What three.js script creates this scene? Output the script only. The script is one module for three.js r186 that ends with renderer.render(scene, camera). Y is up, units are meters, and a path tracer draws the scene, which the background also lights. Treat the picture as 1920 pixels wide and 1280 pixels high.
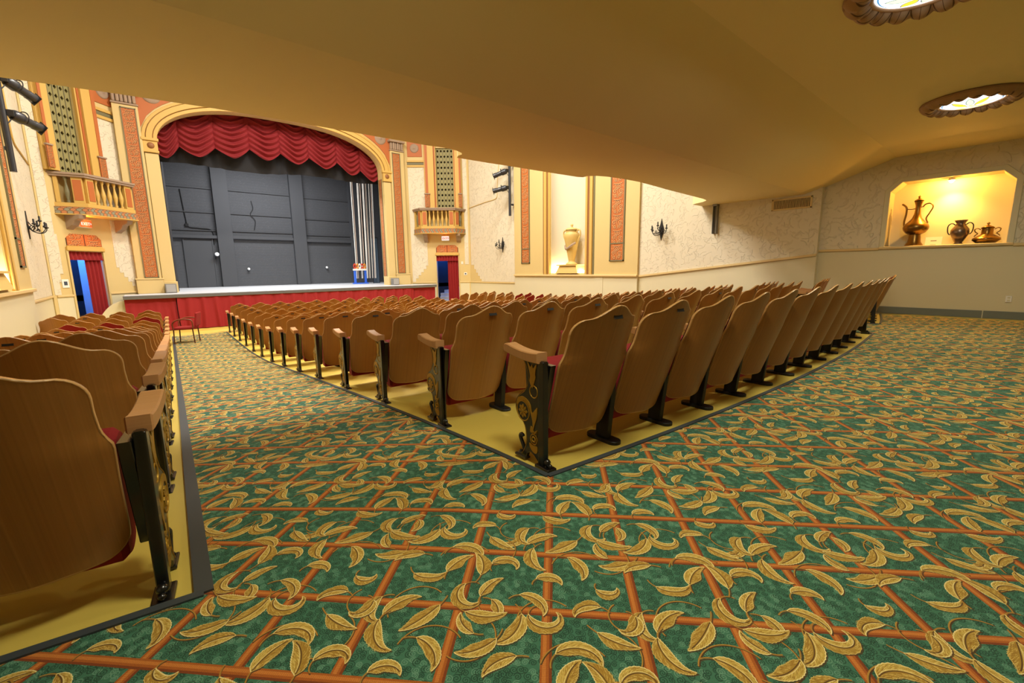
import * as THREE from 'three';
import { mergeGeometries, toCreasedNormals } from 'three/addons/utils/BufferGeometryUtils.js';
import { RoundedBoxGeometry } from 'three/addons/geometries/RoundedBoxGeometry.js';
import { RectAreaLightUniformsLib } from 'three/addons/lights/RectAreaLightUniformsLib.js';

RectAreaLightUniformsLib.init();
const D2R = Math.PI / 180;
const scene = new THREE.Scene();
scene.background = new THREE.Color(0x000000);
const renderer = new THREE.WebGLRenderer({ antialias: true });
renderer.toneMapping = THREE.LinearToneMapping;
renderer.toneMappingExposure = 1.0;
renderer.shadowMap.enabled = true;

// ---------- camera ----------
const camera = new THREE.PerspectiveCamera(2 * Math.atan(640 / 822.6) / D2R, 1.5, 0.05, 200);
camera.position.set(-5.55, 1.17, 0);
{
  const yaw = 40.3 * D2R, pitch = -9.386 * D2R;
  camera.lookAt(-5.55 + Math.sin(yaw) * Math.cos(pitch), 1.17 + Math.sin(pitch), -Math.cos(yaw) * Math.cos(pitch));
  camera.rotateZ(-0.753 * D2R);
}
scene.add(camera);

// ---------- large area lights: the laylights of the hall ceiling and the stage work light ----------
const HALL_Y = 11.0;
const HALL_SPOTS = [[0, -10.2], [-4.4, -11.4], [4.4, -11.4], [0, -15.4]];
const HALL_RGB = new THREE.Color(1.0, 0.945, 0.85), HALL_POWER = 72;
function areaDown(x, y, z, w, d, color, intensity) {
  const l = new THREE.RectAreaLight(color, intensity, w, d);
  l.position.set(x, y, z); l.lookAt(x, y - 1, z + 1e-4); l.castShadow = true; scene.add(l); return l;
}
for (const [x, z] of HALL_SPOTS) areaDown(x, HALL_Y - 0.14, z, 1.9, 1.9, HALL_RGB, HALL_POWER);
const STAGE_LIGHT = [-0.2, 7.2, -23.6];
areaDown(...STAGE_LIGHT, 4.2, 1.2, new THREE.Color(1.0, 0.98, 0.95), 52);

// =====================================================================
// helpers
// =====================================================================
const taken = new Map();
function numbered(name) {
  const n = taken.get(name) ?? 0; taken.set(name, n + 1);
  return n ? `${name}_${String(n).padStart(3, '0')}` : name;
}
function tag(o, label, category, group, kind) {
  o.userData.label = label; if (category) o.userData.category = category;
  if (group) o.userData.group = group; if (kind) o.userData.kind = kind; return o;
}
function mesh(name, geo, mat, parent) {
  const m = new THREE.Mesh(geo, mat); m.name = parent ? name : numbered(name);
  (parent || scene).add(m); return m;
}
function group(name, label, category, pos = [0, 0, 0], ry = 0, grp) {
  const g = new THREE.Group(); g.name = numbered(name); g.position.set(...pos); g.rotation.y = ry; scene.add(g);
  return tag(g, label, category, grp);
}
function structure(name, geo, mat, label) { return tag(mesh(name, geo, mat), label, undefined, undefined, 'structure'); }
function rng(seed) { let s = seed >>> 0; return () => { s = (s + 0x6d2b79f5) | 0; let t = Math.imul(s ^ (s >>> 15), 1 | s); t = (t + Math.imul(t ^ (t >>> 7), 61 | t)) ^ t; return ((t ^ (t >>> 14)) >>> 0) / 4294967296; }; }
const lerp = (a, b, t) => a + (b - a) * t;
const clamp = (v, a, b) => Math.min(b, Math.max(a, v));
function pw(pts, x) {               // piecewise linear; pts sorted by x descending or ascending
  const up = pts[0][0] < pts[pts.length - 1][0];
  for (let i = 0; i < pts.length - 1; i++) {
    const [a, ya] = pts[i], [b, yb] = pts[i + 1];
    if (up ? x <= b : x >= b) return lerp(ya, yb, clamp((x - a) / (b - a), 0, 1));
  }
  return pts[pts.length - 1][1];
}
// texture coordinates in metres, taken from the face direction
function uvm(geo) {
  const g = geo.index ? geo.toNonIndexed() : geo;
  g.computeVertexNormals();
  const p = g.attributes.position, n = p.count, uv = new Float32Array(n * 2), a = new THREE.Vector3(), b = new THREE.Vector3(), c = new THREE.Vector3();
  for (let i = 0; i < n; i += 3) {
    a.fromBufferAttribute(p, i); b.fromBufferAttribute(p, i + 1); c.fromBufferAttribute(p, i + 2);
    const nn = b.clone().sub(a).cross(c.clone().sub(a)); const ax = Math.abs(nn.x), ay = Math.abs(nn.y), az = Math.abs(nn.z);
    [a, b, c].forEach((v, k) => {
      const [s, t] = ay >= ax && ay >= az ? [v.x, v.z] : ax >= az ? [v.z, v.y] : [v.x, v.y];
      uv[(i + k) * 2] = s; uv[(i + k) * 2 + 1] = t;
    });
  }
  g.setAttribute('uv', new THREE.BufferAttribute(uv, 2));
  return g;
}
function bx(x0, x1, y0, y1, z0, z1) {
  const g = new THREE.BoxGeometry(Math.abs(x1 - x0), Math.abs(y1 - y0), Math.abs(z1 - z0));
  g.translate((x0 + x1) / 2, (y0 + y1) / 2, (z0 + z1) / 2); return g;
}
function rbx(x0, x1, y0, y1, z0, z1, r = 0.01, seg = 2) {
  const g = new RoundedBoxGeometry(Math.abs(x1 - x0), Math.abs(y1 - y0), Math.abs(z1 - z0), seg, r);
  g.translate((x0 + x1) / 2, (y0 + y1) / 2, (z0 + z1) / 2); return g;
}
function merge(list) {
  return mergeGeometries(list.map((g) => {
    const h = g.index ? g.toNonIndexed() : g; if (!h.attributes.uv) h.setAttribute('uv', new THREE.BufferAttribute(new Float32Array(h.attributes.position.count * 2), 2));
    for (const k of Object.keys(h.attributes)) if (!['position', 'normal', 'uv'].includes(k)) h.deleteAttribute(k);
    return h;
  }));
}
const V = (x, y, z = 0) => new THREE.Vector3(x, y, z);
function shapeOf(pts) { const s = new THREE.Shape(); pts.forEach(([x, y], i) => (i ? s.lineTo(x, y) : s.moveTo(x, y))); s.closePath(); return s; }
function extr(shape, depth, bevel = 0, seg = 8) {
  return new THREE.ExtrudeGeometry(shape, { depth, bevelEnabled: bevel > 0, bevelThickness: bevel, bevelSize: bevel, bevelSegments: 1, curveSegments: seg });
}
// extrude a (z,y) outline along x from x0 to x1
function extrX(pts, x0, x1, bevel = 0) {
  const w = x1 - x0, g = extr(Array.isArray(pts) ? shapeOf(pts) : pts, w - 2 * bevel, bevel);
  g.translate(0, 0, bevel); g.rotateY(-Math.PI / 2); g.scale(-1, 1, 1);
  // (x,y,z)->(-z,y,x) then flipped: x=z, z=x
  const ix = g.index; if (ix) { const a = ix.array; for (let i = 0; i < a.length; i += 3) { const t = a[i]; a[i] = a[i + 1]; a[i + 1] = t; } }
  else for (const k of ['position', 'normal', 'uv']) { const at = g.attributes[k], s = at.itemSize, r = at.array; for (let i = 0; i < at.count; i += 3) for (let q = 0; q < s; q++) { const t = r[i * s + q]; r[i * s + q] = r[(i + 1) * s + q]; r[(i + 1) * s + q] = t; } }
  g.translate(x0, 0, 0); g.computeVertexNormals(); return g;
}
function tube(pts, r, seg = 24, rad = 6, closed = false) { return new THREE.TubeGeometry(new THREE.CatmullRomCurve3(pts.map((p) => V(...p)), closed), seg, r, rad, closed); }
function rod(a, b, r, rad = 8, r2 = r) {
  const A = V(...a), B = V(...b), d = B.clone().sub(A), g = new THREE.CylinderGeometry(r2, r, d.length(), rad);
  g.applyQuaternion(new THREE.Quaternion().setFromUnitVectors(V(0, 1, 0), d.clone().normalize())); const m = A.add(B).multiplyScalar(0.5); g.translate(m.x, m.y, m.z); return g;
}
function lathe(pts, seg = 20) { return new THREE.LatheGeometry(pts.map(([r, y]) => new THREE.Vector2(r, y)), seg); }
function gridGeo(nu, nv, f) {     // f(u,v) -> [x,y,z,(s,t)]
  const pos = [], uv = [], idx = [];
  for (let j = 0; j <= nv; j++) for (let i = 0; i <= nu; i++) { const q = f(i / nu, j / nv); pos.push(q[0], q[1], q[2]); uv.push(q[3] ?? i / nu, q[4] ?? j / nv); }
  for (let j = 0; j < nv; j++) for (let i = 0; i < nu; i++) { const a = j * (nu + 1) + i, b = a + 1, c = a + nu + 1, d = c + 1; idx.push(a, b, d, a, d, c); }
  const g = new THREE.BufferGeometry(); g.setAttribute('position', new THREE.Float32BufferAttribute(pos, 3)); g.setAttribute('uv', new THREE.Float32BufferAttribute(uv, 2)); g.setIndex(idx); g.computeVertexNormals(); return g;
}

// =====================================================================
// textures and materials
// =====================================================================
function canvas(w, h, draw) { const c = document.createElement('canvas'); c.width = w; c.height = h; draw(c.getContext('2d'), w, h); return c; }
function tex(c, srgb, rx = 1, ry = 1) {
  const t = new THREE.CanvasTexture(c); t.wrapS = t.wrapT = THREE.RepeatWrapping; t.repeat.set(rx, ry); t.magFilter = THREE.LinearFilter;
  if (srgb) t.colorSpace = THREE.SRGBColorSpace; return t;
}
function std(color, roughness = 0.7, more = {}) { return new THREE.MeshStandardMaterial({ color, roughness, ...more }); }
function phys(color, roughness, more = {}) { return new THREE.MeshPhysicalMaterial({ color, roughness, ...more }); }
function wrapDraw(x, w, h, f) { for (const dx of [-w, 0, w]) for (const dy of [-h, 0, h]) { x.save(); x.translate(dx, dy); f(x); x.restore(); } }

// trowelled stucco: height map of comma-like ridges, 2.4 m tile
function stuccoCanvas(base, dark, light, seed, lw) {
  return canvas(1024, 1024, (x, w, h) => {
    const R = rng(seed); x.fillStyle = base; x.fillRect(0, 0, w, h); x.lineCap = 'round';
    for (let i = 0; i < 420; i++) {
      const cx = R() * w, cy = R() * h, r = 22 + R() * 80, a0 = R() * 6.28, a1 = a0 + 0.5 + R() * 1.1, k = R(), wd = lw * (0.5 + R());
      for (const dx of [-w, 0, w]) for (const dy of [-h, 0, h]) {
        if (cx + dx < -120 || cx + dx > w + 120 || cy + dy < -120 || cy + dy > h + 120) continue;
        x.globalAlpha = 0.25 + 0.4 * k; x.strokeStyle = light; x.lineWidth = wd * 1.6; x.beginPath(); x.ellipse(cx + dx, cy + dy, r, r * 0.8, a0, 0, a1 - a0); x.stroke();
        x.globalAlpha = 0.3 + 0.5 * k; x.strokeStyle = dark; x.lineWidth = wd; x.beginPath(); x.ellipse(cx + dx + 2, cy + dy + 4, r, r * 0.8, a0, 0, a1 - a0); x.stroke();
      }
    }
  });
}
const T_STUC_B = tex(stuccoCanvas('#808080', '#303030', '#d0d0d0', 11, 6), false, 1 / 2.4, 1 / 2.4);
// fine plaster grain
const T_FINE = tex(canvas(256, 256, (x, w, h) => { const R = rng(5), d = x.createImageData(w, h); for (let i = 0; i < w * h; i++) { const v = 110 + R() * 60; d.data[i * 4] = d.data[i * 4 + 1] = d.data[i * 4 + 2] = v; d.data[i * 4 + 3] = 255; } x.putImageData(d, 0, 0); }), false, 6, 6);
// wood veneer, 1 m tile, faint vertical figure
function woodCanvas(base, streak, light, seed) {
  return canvas(512, 512, (x, w, h) => {
    const R = rng(seed); x.fillStyle = base; x.fillRect(0, 0, w, h);
    for (let i = 0; i < 420; i++) { x.globalAlpha = 0.03 + R() * 0.07; x.strokeStyle = R() < 0.55 ? streak : light; x.lineWidth = 0.6 + R() * 2.4; const x0 = R() * w, a = R() * 10; wrapDraw(x, w, h, () => {}); x.beginPath(); x.moveTo(x0, 0); x.bezierCurveTo(x0 + a, h * 0.3, x0 - a, h * 0.7, x0, h); x.stroke(); }
  });
}
const T_WOOD = tex(woodCanvas('#a0692c', '#6f4216', '#c08a48', 3), true);
const T_ARM = tex(woodCanvas('#bd8a58', '#94643a', '#d8a878', 4), true, 3, 3);

// trellis carpet: 3 x 3 cells of 0.304 m
const CELL = 0.3042;
const carpetCanvas = canvas(1536, 1536, (x, w, h) => {
  const C = w / 3, R = rng(77);
  x.fillStyle = '#3d6f55'; x.fillRect(0, 0, w, h);
  // small curling ground
  x.lineCap = 'round';
  for (let i = 0; i < 1764; i++) {
    const gs = w / 42, cx = ((i % 42) + 0.2 + 0.6 * R()) * gs, cy = (Math.floor(i / 42) + 0.2 + 0.6 * R()) * gs, r = 17 + R() * 8, a0 = R() * 6.28, dir = R() < 0.5 ? 1 : -1, col = R() < 0.75 ? '#1b3d2c' : '#6a967b', lw = 4 + R() * 1.5;
    for (const dx of [-w, 0, w]) for (const dy of [-h, 0, h]) {
      if (cx + dx < -40 || cx + dx > w + 40 || cy + dy < -40 || cy + dy > h + 40) continue;
      x.strokeStyle = col; x.lineWidth = lw; x.globalAlpha = 0.8; x.beginPath();
      for (let k = 0; k <= 20; k++) { const t = k / 20, a = a0 + dir * t * 11, rr = r * (1 - 0.88 * t); const px = cx + dx + Math.cos(a) * rr, py = cy + dy + Math.sin(a) * rr; k ? x.lineTo(px, py) : x.moveTo(px, py); }
      x.stroke();
    }
  }
  x.globalAlpha = 1;
  function bars(vertical) {
    const bw = C * 0.11;
    for (let k = 0; k < 4; k++) {
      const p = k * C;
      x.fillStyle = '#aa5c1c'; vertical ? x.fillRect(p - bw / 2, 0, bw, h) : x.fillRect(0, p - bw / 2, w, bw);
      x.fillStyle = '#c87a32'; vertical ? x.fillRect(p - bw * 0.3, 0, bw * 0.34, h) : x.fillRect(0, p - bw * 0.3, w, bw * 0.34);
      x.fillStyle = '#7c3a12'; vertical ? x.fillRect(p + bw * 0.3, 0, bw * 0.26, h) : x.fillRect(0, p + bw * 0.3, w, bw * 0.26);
    }
    // woven tooth along the bars
    x.fillStyle = '#8d4816';
    for (let k = 0; k < 4; k++) for (let q = 0; q < 150; q++) { const s = q * h / 150; x.globalAlpha = 0.4; vertical ? x.fillRect(k * C - bw / 2, s, bw, 2) : x.fillRect(s, k * C - bw / 2, 2, bw); }
    x.globalAlpha = 1;
  }
  bars(true);
  bars(false);
  // leaves: spine bent by curl, dyed in four golds
  function leaf(cx, cy, ang, len, wid, curl) {
    const n = 36, L = [], Rr = [], M = [], T = []; let a = ang - curl * 0.75, px = 0, py = 0; const S = [[0, 0, a]]; const full = len * 1.45;
    for (let i = 1; i <= n; i++) { const t = i / n; a += (curl * 1.5 / n) * (0.7 + 0.9 * Math.pow(Math.abs(2 * t - 1), 2)); px += Math.cos(a) * full / n; py += Math.sin(a) * full / n; S.push([px, py, a]); }
    const mx = S[Math.round(n * 0.58)][0], my = S[Math.round(n * 0.58)][1];
    S.forEach(([sx, sy, sa], i) => {
      const t = i / n, b = clamp((t - 0.24) / 0.76, 0, 1), wv = wid * Math.pow(Math.sin(Math.PI * Math.pow(b, 0.72)), 0.9) + 1.2, tooth = 1 + (i % 2 ? 0.06 : -0.03);
      const nx = -Math.sin(sa), ny = Math.cos(sa), X = cx + sx - mx, Y = cy + sy - my;
      T.push([X, Y]); if (t < 0.22) return;
      const wave = 1 + 0.14 * Math.sin(b * 9 + cx);
      L.push([X + nx * wv * tooth * wave, Y + ny * wv * tooth * wave]); Rr.push([X - nx * wv * 0.8 * tooth, Y - ny * wv * 0.8 * tooth]); M.push([X + nx * wv * 0.12, Y + ny * wv * 0.12, nx * wv, ny * wv]);
    });
    const line = (P, c, l) => { x.beginPath(); P.forEach(([u, v], i) => (i ? x.lineTo(u, v) : x.moveTo(u, v))); x.strokeStyle = c; x.lineWidth = l; x.stroke(); };
    const poly = (P, Q) => { x.beginPath(); P.forEach(([u, v], i) => (i ? x.lineTo(u, v) : x.moveTo(u, v))); [...Q].reverse().forEach(([u, v]) => x.lineTo(u, v)); x.closePath(); };
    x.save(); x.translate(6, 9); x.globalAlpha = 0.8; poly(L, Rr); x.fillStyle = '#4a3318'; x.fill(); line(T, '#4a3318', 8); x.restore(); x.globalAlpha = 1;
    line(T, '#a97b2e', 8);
    poly(L, M); x.fillStyle = '#a98430'; x.fill();
    poly(M, Rr); x.fillStyle = '#c2a248'; x.fill();
    // woven flecks in lighter and darker yarn
    for (let i = 2; i < M.length - 2; i++) { const [u, v, wx, wy] = M[i]; for (let q = 0; q < 4; q++) { const f = 0.15 + 0.7 * R(); x.strokeStyle = R() < 0.5 ? '#e3c673' : '#94691f'; x.lineWidth = 2.2; x.globalAlpha = 0.7; x.beginPath(); x.moveTo(u - wx * f * 0.8, v - wy * f * 0.8); x.lineTo(u - wx * f * 0.8 + (M[i + 1][0] - u) * 1.6 - wx * 0.14, v - wy * f * 0.8 + (M[i + 1][1] - v) * 1.6 - wy * 0.14); x.stroke(); x.beginPath(); x.moveTo(u + wx * f, v + wy * f); x.lineTo(u + wx * f + (M[i + 1][0] - u) * 1.6 + wx * 0.14, v + wy * f + (M[i + 1][1] - v) * 1.6 + wy * 0.14); x.stroke(); } }
    x.globalAlpha = 1;
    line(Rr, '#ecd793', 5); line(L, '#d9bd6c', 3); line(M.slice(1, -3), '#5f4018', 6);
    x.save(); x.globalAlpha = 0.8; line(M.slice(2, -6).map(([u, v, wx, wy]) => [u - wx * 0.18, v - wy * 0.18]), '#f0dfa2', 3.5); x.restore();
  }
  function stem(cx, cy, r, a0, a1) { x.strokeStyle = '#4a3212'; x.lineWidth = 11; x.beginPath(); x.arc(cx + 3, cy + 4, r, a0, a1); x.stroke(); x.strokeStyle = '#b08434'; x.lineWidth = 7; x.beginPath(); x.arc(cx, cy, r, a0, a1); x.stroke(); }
  // [x, y, angle, length, width, curl] in cells
  const motifs = [
    [[-0.5, 0.1, 1.9, 0.56, 0.13, 1.5], [-0.2, 0.02, 0.3, 0.62, 0.1, -3.3], [0.14, 0.24, -0.1, 0.6, 0.12, 2.1], [0.5, 0.14, 0.45, 0.46, 0.11, -0.5], [0.76, -0.06, 1.6, 0.5, 0.115, -2.2], [0.0, 0.56, -1.3, 0.46, 0.125, 0.9], [0.33, 0.56, -2.0, 0.48, 0.13, -0.9], [-0.3, -0.36, 0.5, 0.5, 0.1, 1.8], [0.64, 0.46, -0.4, 0.5, 0.1, 2.6], [-0.64, 0.46, 2.6, 0.42, 0.11, -0.9], [0.22, -0.3, 2.9, 0.4, 0.1, -1.6], [-0.72, -0.2, 1.1, 0.36, 0.09, 1.6], [0.5, -0.5, 0.2, 0.36, 0.09, -2.4]],
    [[-0.42, -0.1, -0.9, 0.5, 0.12, 1.1], [-0.08, 0.1, 2.2, 0.54, 0.13, 0.5], [0.24, -0.2, 1.3, 0.62, 0.105, -3.1], [0.56, 0.02, 0.1, 0.5, 0.12, -0.9], [0.12, 0.46, 0.7, 0.52, 0.115, 1.5], [-0.5, 0.38, 1.2, 0.54, 0.12, -1.5], [0.54, -0.44, -1.1, 0.42, 0.1, 0.9], [-0.2, -0.52, 0.1, 0.48, 0.11, -1.5], [0.58, 0.44, 2.5, 0.48, 0.12, 1.0], [-0.74, 0.06, 2.0, 0.4, 0.1, 2.4], [-0.26, 0.68, -0.3, 0.4, 0.1, 1.9], [0.36, 0.16, -2.4, 0.36, 0.09, 1.2]],
  ];
  [[0.2, 0.2, 0], [1.72, 0.1, 1], [0.3, 1.72, 1], [1.8, 1.66, 0]].forEach(([mx, my, k], q) => {
    for (const dx of [-3, 0, 3]) for (const dy of [-3, 0, 3]) {
      const ox = (mx + dx) * C, oy = (my + dy) * C;
      if (ox < -1.4 * C || ox > 4.4 * C || oy < -1.4 * C || oy > 4.4 * C) continue;
      stem(ox - 0.2 * C, oy - 0.05 * C, 0.33 * C, 2.6, 5.4); stem(ox + 0.45 * C, oy + 0.3 * C, 0.3 * C, 5.2, 8.4); stem(ox + 0.1 * C, oy + 0.55 * C, 0.36 * C, 3.4, 5.6); stem(ox + 0.7 * C, oy - 0.2 * C, 0.22 * C, 1.0, 4.0);
      for (const [lx, ly, la, ll, lw, lc] of motifs[k]) leaf(ox + lx * C * 1.04, oy + ly * C * 1.04, la + (q > 1 ? 0.25 : 0), ll * C * 0.88, lw * C * 0.76, lc * 1.12);
    }
  });
  // wool speckle
  const d = x.getImageData(0, 0, w, h), P = d.data; for (let i = 0; i < P.length; i += 4) { const k = 0.86 + R() * 0.28; P[i] *= k; P[i + 1] *= k; P[i + 2] *= k; } x.putImageData(d, 0, 0);
});
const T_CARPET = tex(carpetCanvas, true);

// carved terracotta ornament: strip 0.55 m wide, 1.65 m repeat
function carved(pal, seed) {
  return canvas(256, 768, (x, w, h) => {
    const R = rng(seed); x.fillStyle = pal[0]; x.fillRect(0, 0, w, h);
    for (let i = 0; i < 500; i++) { x.globalAlpha = 0.2; x.fillStyle = R() < 0.5 ? pal[1] : pal[2]; x.fillRect(R() * w, R() * h, 2 + R() * 8, 2 + R() * 10); } x.globalAlpha = 1;
    const st = (c, l) => { x.strokeStyle = c; x.lineWidth = l; };
    const both = (f) => { x.save(); x.translate(3, 4); st(pal[1], 15); f(); x.restore(); st(pal[2], 9); f(); };
    x.lineCap = 'round';
    const curl = (cx, cy, r, d, s = 1) => both(() => { x.beginPath(); for (let k = 0; k <= 26; k++) { const t = k / 26, a = s * (0.5 + t * 8.5) + (d < 0 ? Math.PI : 0), q = r * (1 - 0.8 * t); const px = cx + d * Math.cos(a) * q * (d < 0 ? -1 : 1) * d, py = cy + Math.sin(a) * q; k ? x.lineTo(px, py) : x.moveTo(px, py); } x.stroke(); });
    for (let k = 0; k < 3; k++) {
      const y = k * 256;
      both(() => { x.beginPath(); x.ellipse(128, y + 60, 56, 34, 0, 0, 6.3); x.stroke(); });
      both(() => { x.beginPath(); x.ellipse(128, y + 60, 26, 16, 0, 0, 6.3); x.stroke(); });
      curl(70, y + 135, 38, -1); curl(186, y + 135, 38, 1); curl(80, y + 205, 30, -1, -1); curl(176, y + 205, 30, 1, -1);
      both(() => { x.beginPath(); x.moveTo(128, y + 96); x.bezierCurveTo(96, y + 150, 160, y + 190, 128, y + 244); x.stroke(); });
      both(() => { x.beginPath(); x.moveTo(48, y + 12); x.quadraticCurveTo(128, y + 36, 208, y + 12); x.stroke(); });
      for (let q = 0; q < 6; q++) { x.fillStyle = pal[2]; x.beginPath(); x.arc(36 + (q % 2) * 184, y + 60 + (q >> 1) * 62, 8, 0, 6.3); x.fill(); }
    }
    st(pal[1], 12); x.strokeRect(0, -20, w, h + 40);
  });
}
const T_CARVE_C = tex(carved(['#b5652c', '#4e200e', '#dfa468'], 9), true), T_CARVE_B = tex(carved(['#707070', '#202020', '#e8e8e8'], 9), false);
// scaled frieze on the box edges
function scales(pal) { return canvas(256, 128, (x, w, h) => { x.fillStyle = pal[0]; x.fillRect(0, 0, w, h); for (let r = 0; r < 3; r++) for (let q = -1; q < 5; q++) { const cx = q * 64 + (r % 2) * 32, cy = r * 44; x.fillStyle = pal[(q + r + 4) % 2 ? 1 : 2]; x.beginPath(); x.arc(cx + 32, cy, 32, 0, 6.3); x.fill(); x.strokeStyle = pal[3]; x.lineWidth = 7; x.stroke(); } }); }
const T_FRIEZE = tex(scales(['#9a5a32', '#b8784a', '#8d8a72', '#6a4a2c']), true, 2.2, 4.5);
// painted block wall of the stage
const blocks = (b, j, n) => canvas(512, 512, (x, w, h) => { const R = rng(21); x.fillStyle = b; x.fillRect(0, 0, w, h); x.fillStyle = j; for (let r = 0; r < 8; r++) { x.fillRect(0, r * 64, w, 3); } for (let i = 0; i < 900; i++) { x.globalAlpha = n * R(); x.fillStyle = R() < 0.5 ? '#000' : '#fff'; x.fillRect(R() * w, R() * h, 2 + R() * 24, 1 + R() * 4); } x.globalAlpha = 1; });
const T_BLOCK = tex(blocks('#43464c', '#3a3d42', 0.12), true, 0.9, 0.9), T_BLOCK_B = tex(blocks('#a0a0a0', '#404040', 0.3), false, 0.9, 0.9);

const M = {
  soffit: std('#ebdba4', 0.75, { bumpMap: T_FINE, bumpScale: 0.0015 }),
  stucco: std('#d8cfb8', 0.85, { bumpMap: T_STUC_B, bumpScale: 0.026 }),
  dado: std('#d4ccac', 0.6, { bumpMap: T_FINE, bumpScale: 0.001 }),
  yellow: std('#cfb87e', 0.6, { bumpMap: T_FINE, bumpScale: 0.001 }),
  gold: std('#caa556', 0.55),
  rail: std('#d6bd86', 0.5),
  brown: std('#8a5a30', 0.6),
  olive: std('#6f6a4c', 0.6),
  stone: std('#9a8470', 0.7),
  plain: std('#d2c8b0', 0.9),
  baseboard: std('#6f756e', 0.45),
  concrete: phys('#d6bd58', 0.42, { bumpMap: T_FINE, bumpScale: 0.0008 }),
  rubber: std('#3b4246', 0.55),
  carpet: std('#ffffff', 0.95, { map: T_CARPET, bumpMap: T_FINE, bumpScale: 0.003 }),
  wood: phys('#ffffff', 0.36, { map: T_WOOD, clearcoat: 0.25, clearcoatRoughness: 0.35 }),
  edge: phys('#c8995e', 0.35, { clearcoat: 0.4, clearcoatRoughness: 0.25 }),
  arm: phys('#ffffff', 0.42, { map: T_ARM }),
  red: phys('#8c1216', 0.85, { sheen: 0.6, sheenColor: new THREE.Color(0.6, 0.08, 0.06), sheenRoughness: 0.5 }),
  redDark: std('#5e1210', 0.8),
  iron: phys('#0d0d0e', 0.28, { clearcoat: 0.6, clearcoatRoughness: 0.15 }),
  ironMatt: std('#141414', 0.5),
  gilt: std('#b98f2e', 0.38, { metalness: 0.55 }),
  carve: std('#ffffff', 0.6, { map: T_CARVE_C, bumpMap: T_CARVE_B, bumpScale: 0.02 }),
  terracotta: std('#b0622e', 0.6),
  frieze: std('#ffffff', 0.6, { map: T_FRIEZE }),
  valance: phys('#7c0f17', 0.8, { sheen: 0.5, sheenColor: new THREE.Color(0.5, 0.08, 0.07), sheenRoughness: 0.5 }),
  velvet: phys('#8e1217', 0.8, { sheen: 0.8, sheenColor: new THREE.Color(0.7, 0.12, 0.1), sheenRoughness: 0.45 }),
  blackCloth: std('#26262a', 0.9),
  block: std('#ffffff', 0.8, { map: T_BLOCK, bumpMap: T_BLOCK_B, bumpScale: 0.006 }),
  stageGrey: std('#3f4248', 0.75),
  stageBlack: std('#15161a', 0.8),
  stageFloor: phys('#c2c6ce', 0.4),
  metal: std('#7b7f84', 0.4, { metalness: 0.6 }),
  darkMetal: phys('#2b2e36', 0.35, { clearcoat: 0.3 }),
  white: std('#e8e6e0', 0.5),
  blue: std('#2f66d8', 0.7),
  brass: phys('#8e6a34', 0.3, { metalness: 0.85 }),
  silver: phys('#86756a', 0.28, { metalness: 0.8 }),
  rope: std('#b9a79a', 0.9),
  nichePaint: std('#ddd4b8', 0.7),
  urn: std('#cdb06a', 0.55),
  ring: std('#9c7858', 0.6),
};

// =====================================================================
// floor, carpet, seating platforms
// =====================================================================
const FLOOR = [[6, 0], [-1.8, 0], [-2.97, -0.07], [-4.16, -0.16], [-5.35, -0.26], [-6.54, -0.36], [-7.73, -0.47], [-8.92, -0.575], [-10.11, -0.68], [-11.3, -0.745], [-12.5, -0.785], [-13.7, -0.8], [-30, -0.8]];
const floorY = (z) => pw(FLOOR, z);
{
  const zs = [5, -1.8, -2.4, -2.97, -3.5, -4.16, -5.35, -6.54, -7.73, -8.92, -10.11, -10.7, -11.3, -12.5, -13.7, -21.3], top = [], x0 = -8.2, x1 = 8.7;
  const pos = [], idx = [];
  zs.forEach((z) => { const y = floorY(z); pos.push(x0, y, z, x1, y, z, x0, y - 0.3, z, x1, y - 0.3, z); });
  for (let i = 0; i < zs.length - 1; i++) { const a = i * 4, b = a + 4; idx.push(a, a + 1, b + 1, a, b + 1, b, a + 2, b + 3, a + 3, a + 2, b + 2, b + 3, a, b, b + 2, a, b + 2, a + 2, a + 1, b + 3, b + 1, a + 1, a + 3, b + 3); }
  const g = new THREE.BufferGeometry(); g.setAttribute('position', new THREE.Float32BufferAttribute(pos, 3)); g.setIndex(idx);
  structure('floor', uvm(g), M.concrete, 'yellow painted concrete floor sloping down under the rows of seats');
}
const ARC = 39;
const arcZ = (x) => -x * x / (2 * ARC);
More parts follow.
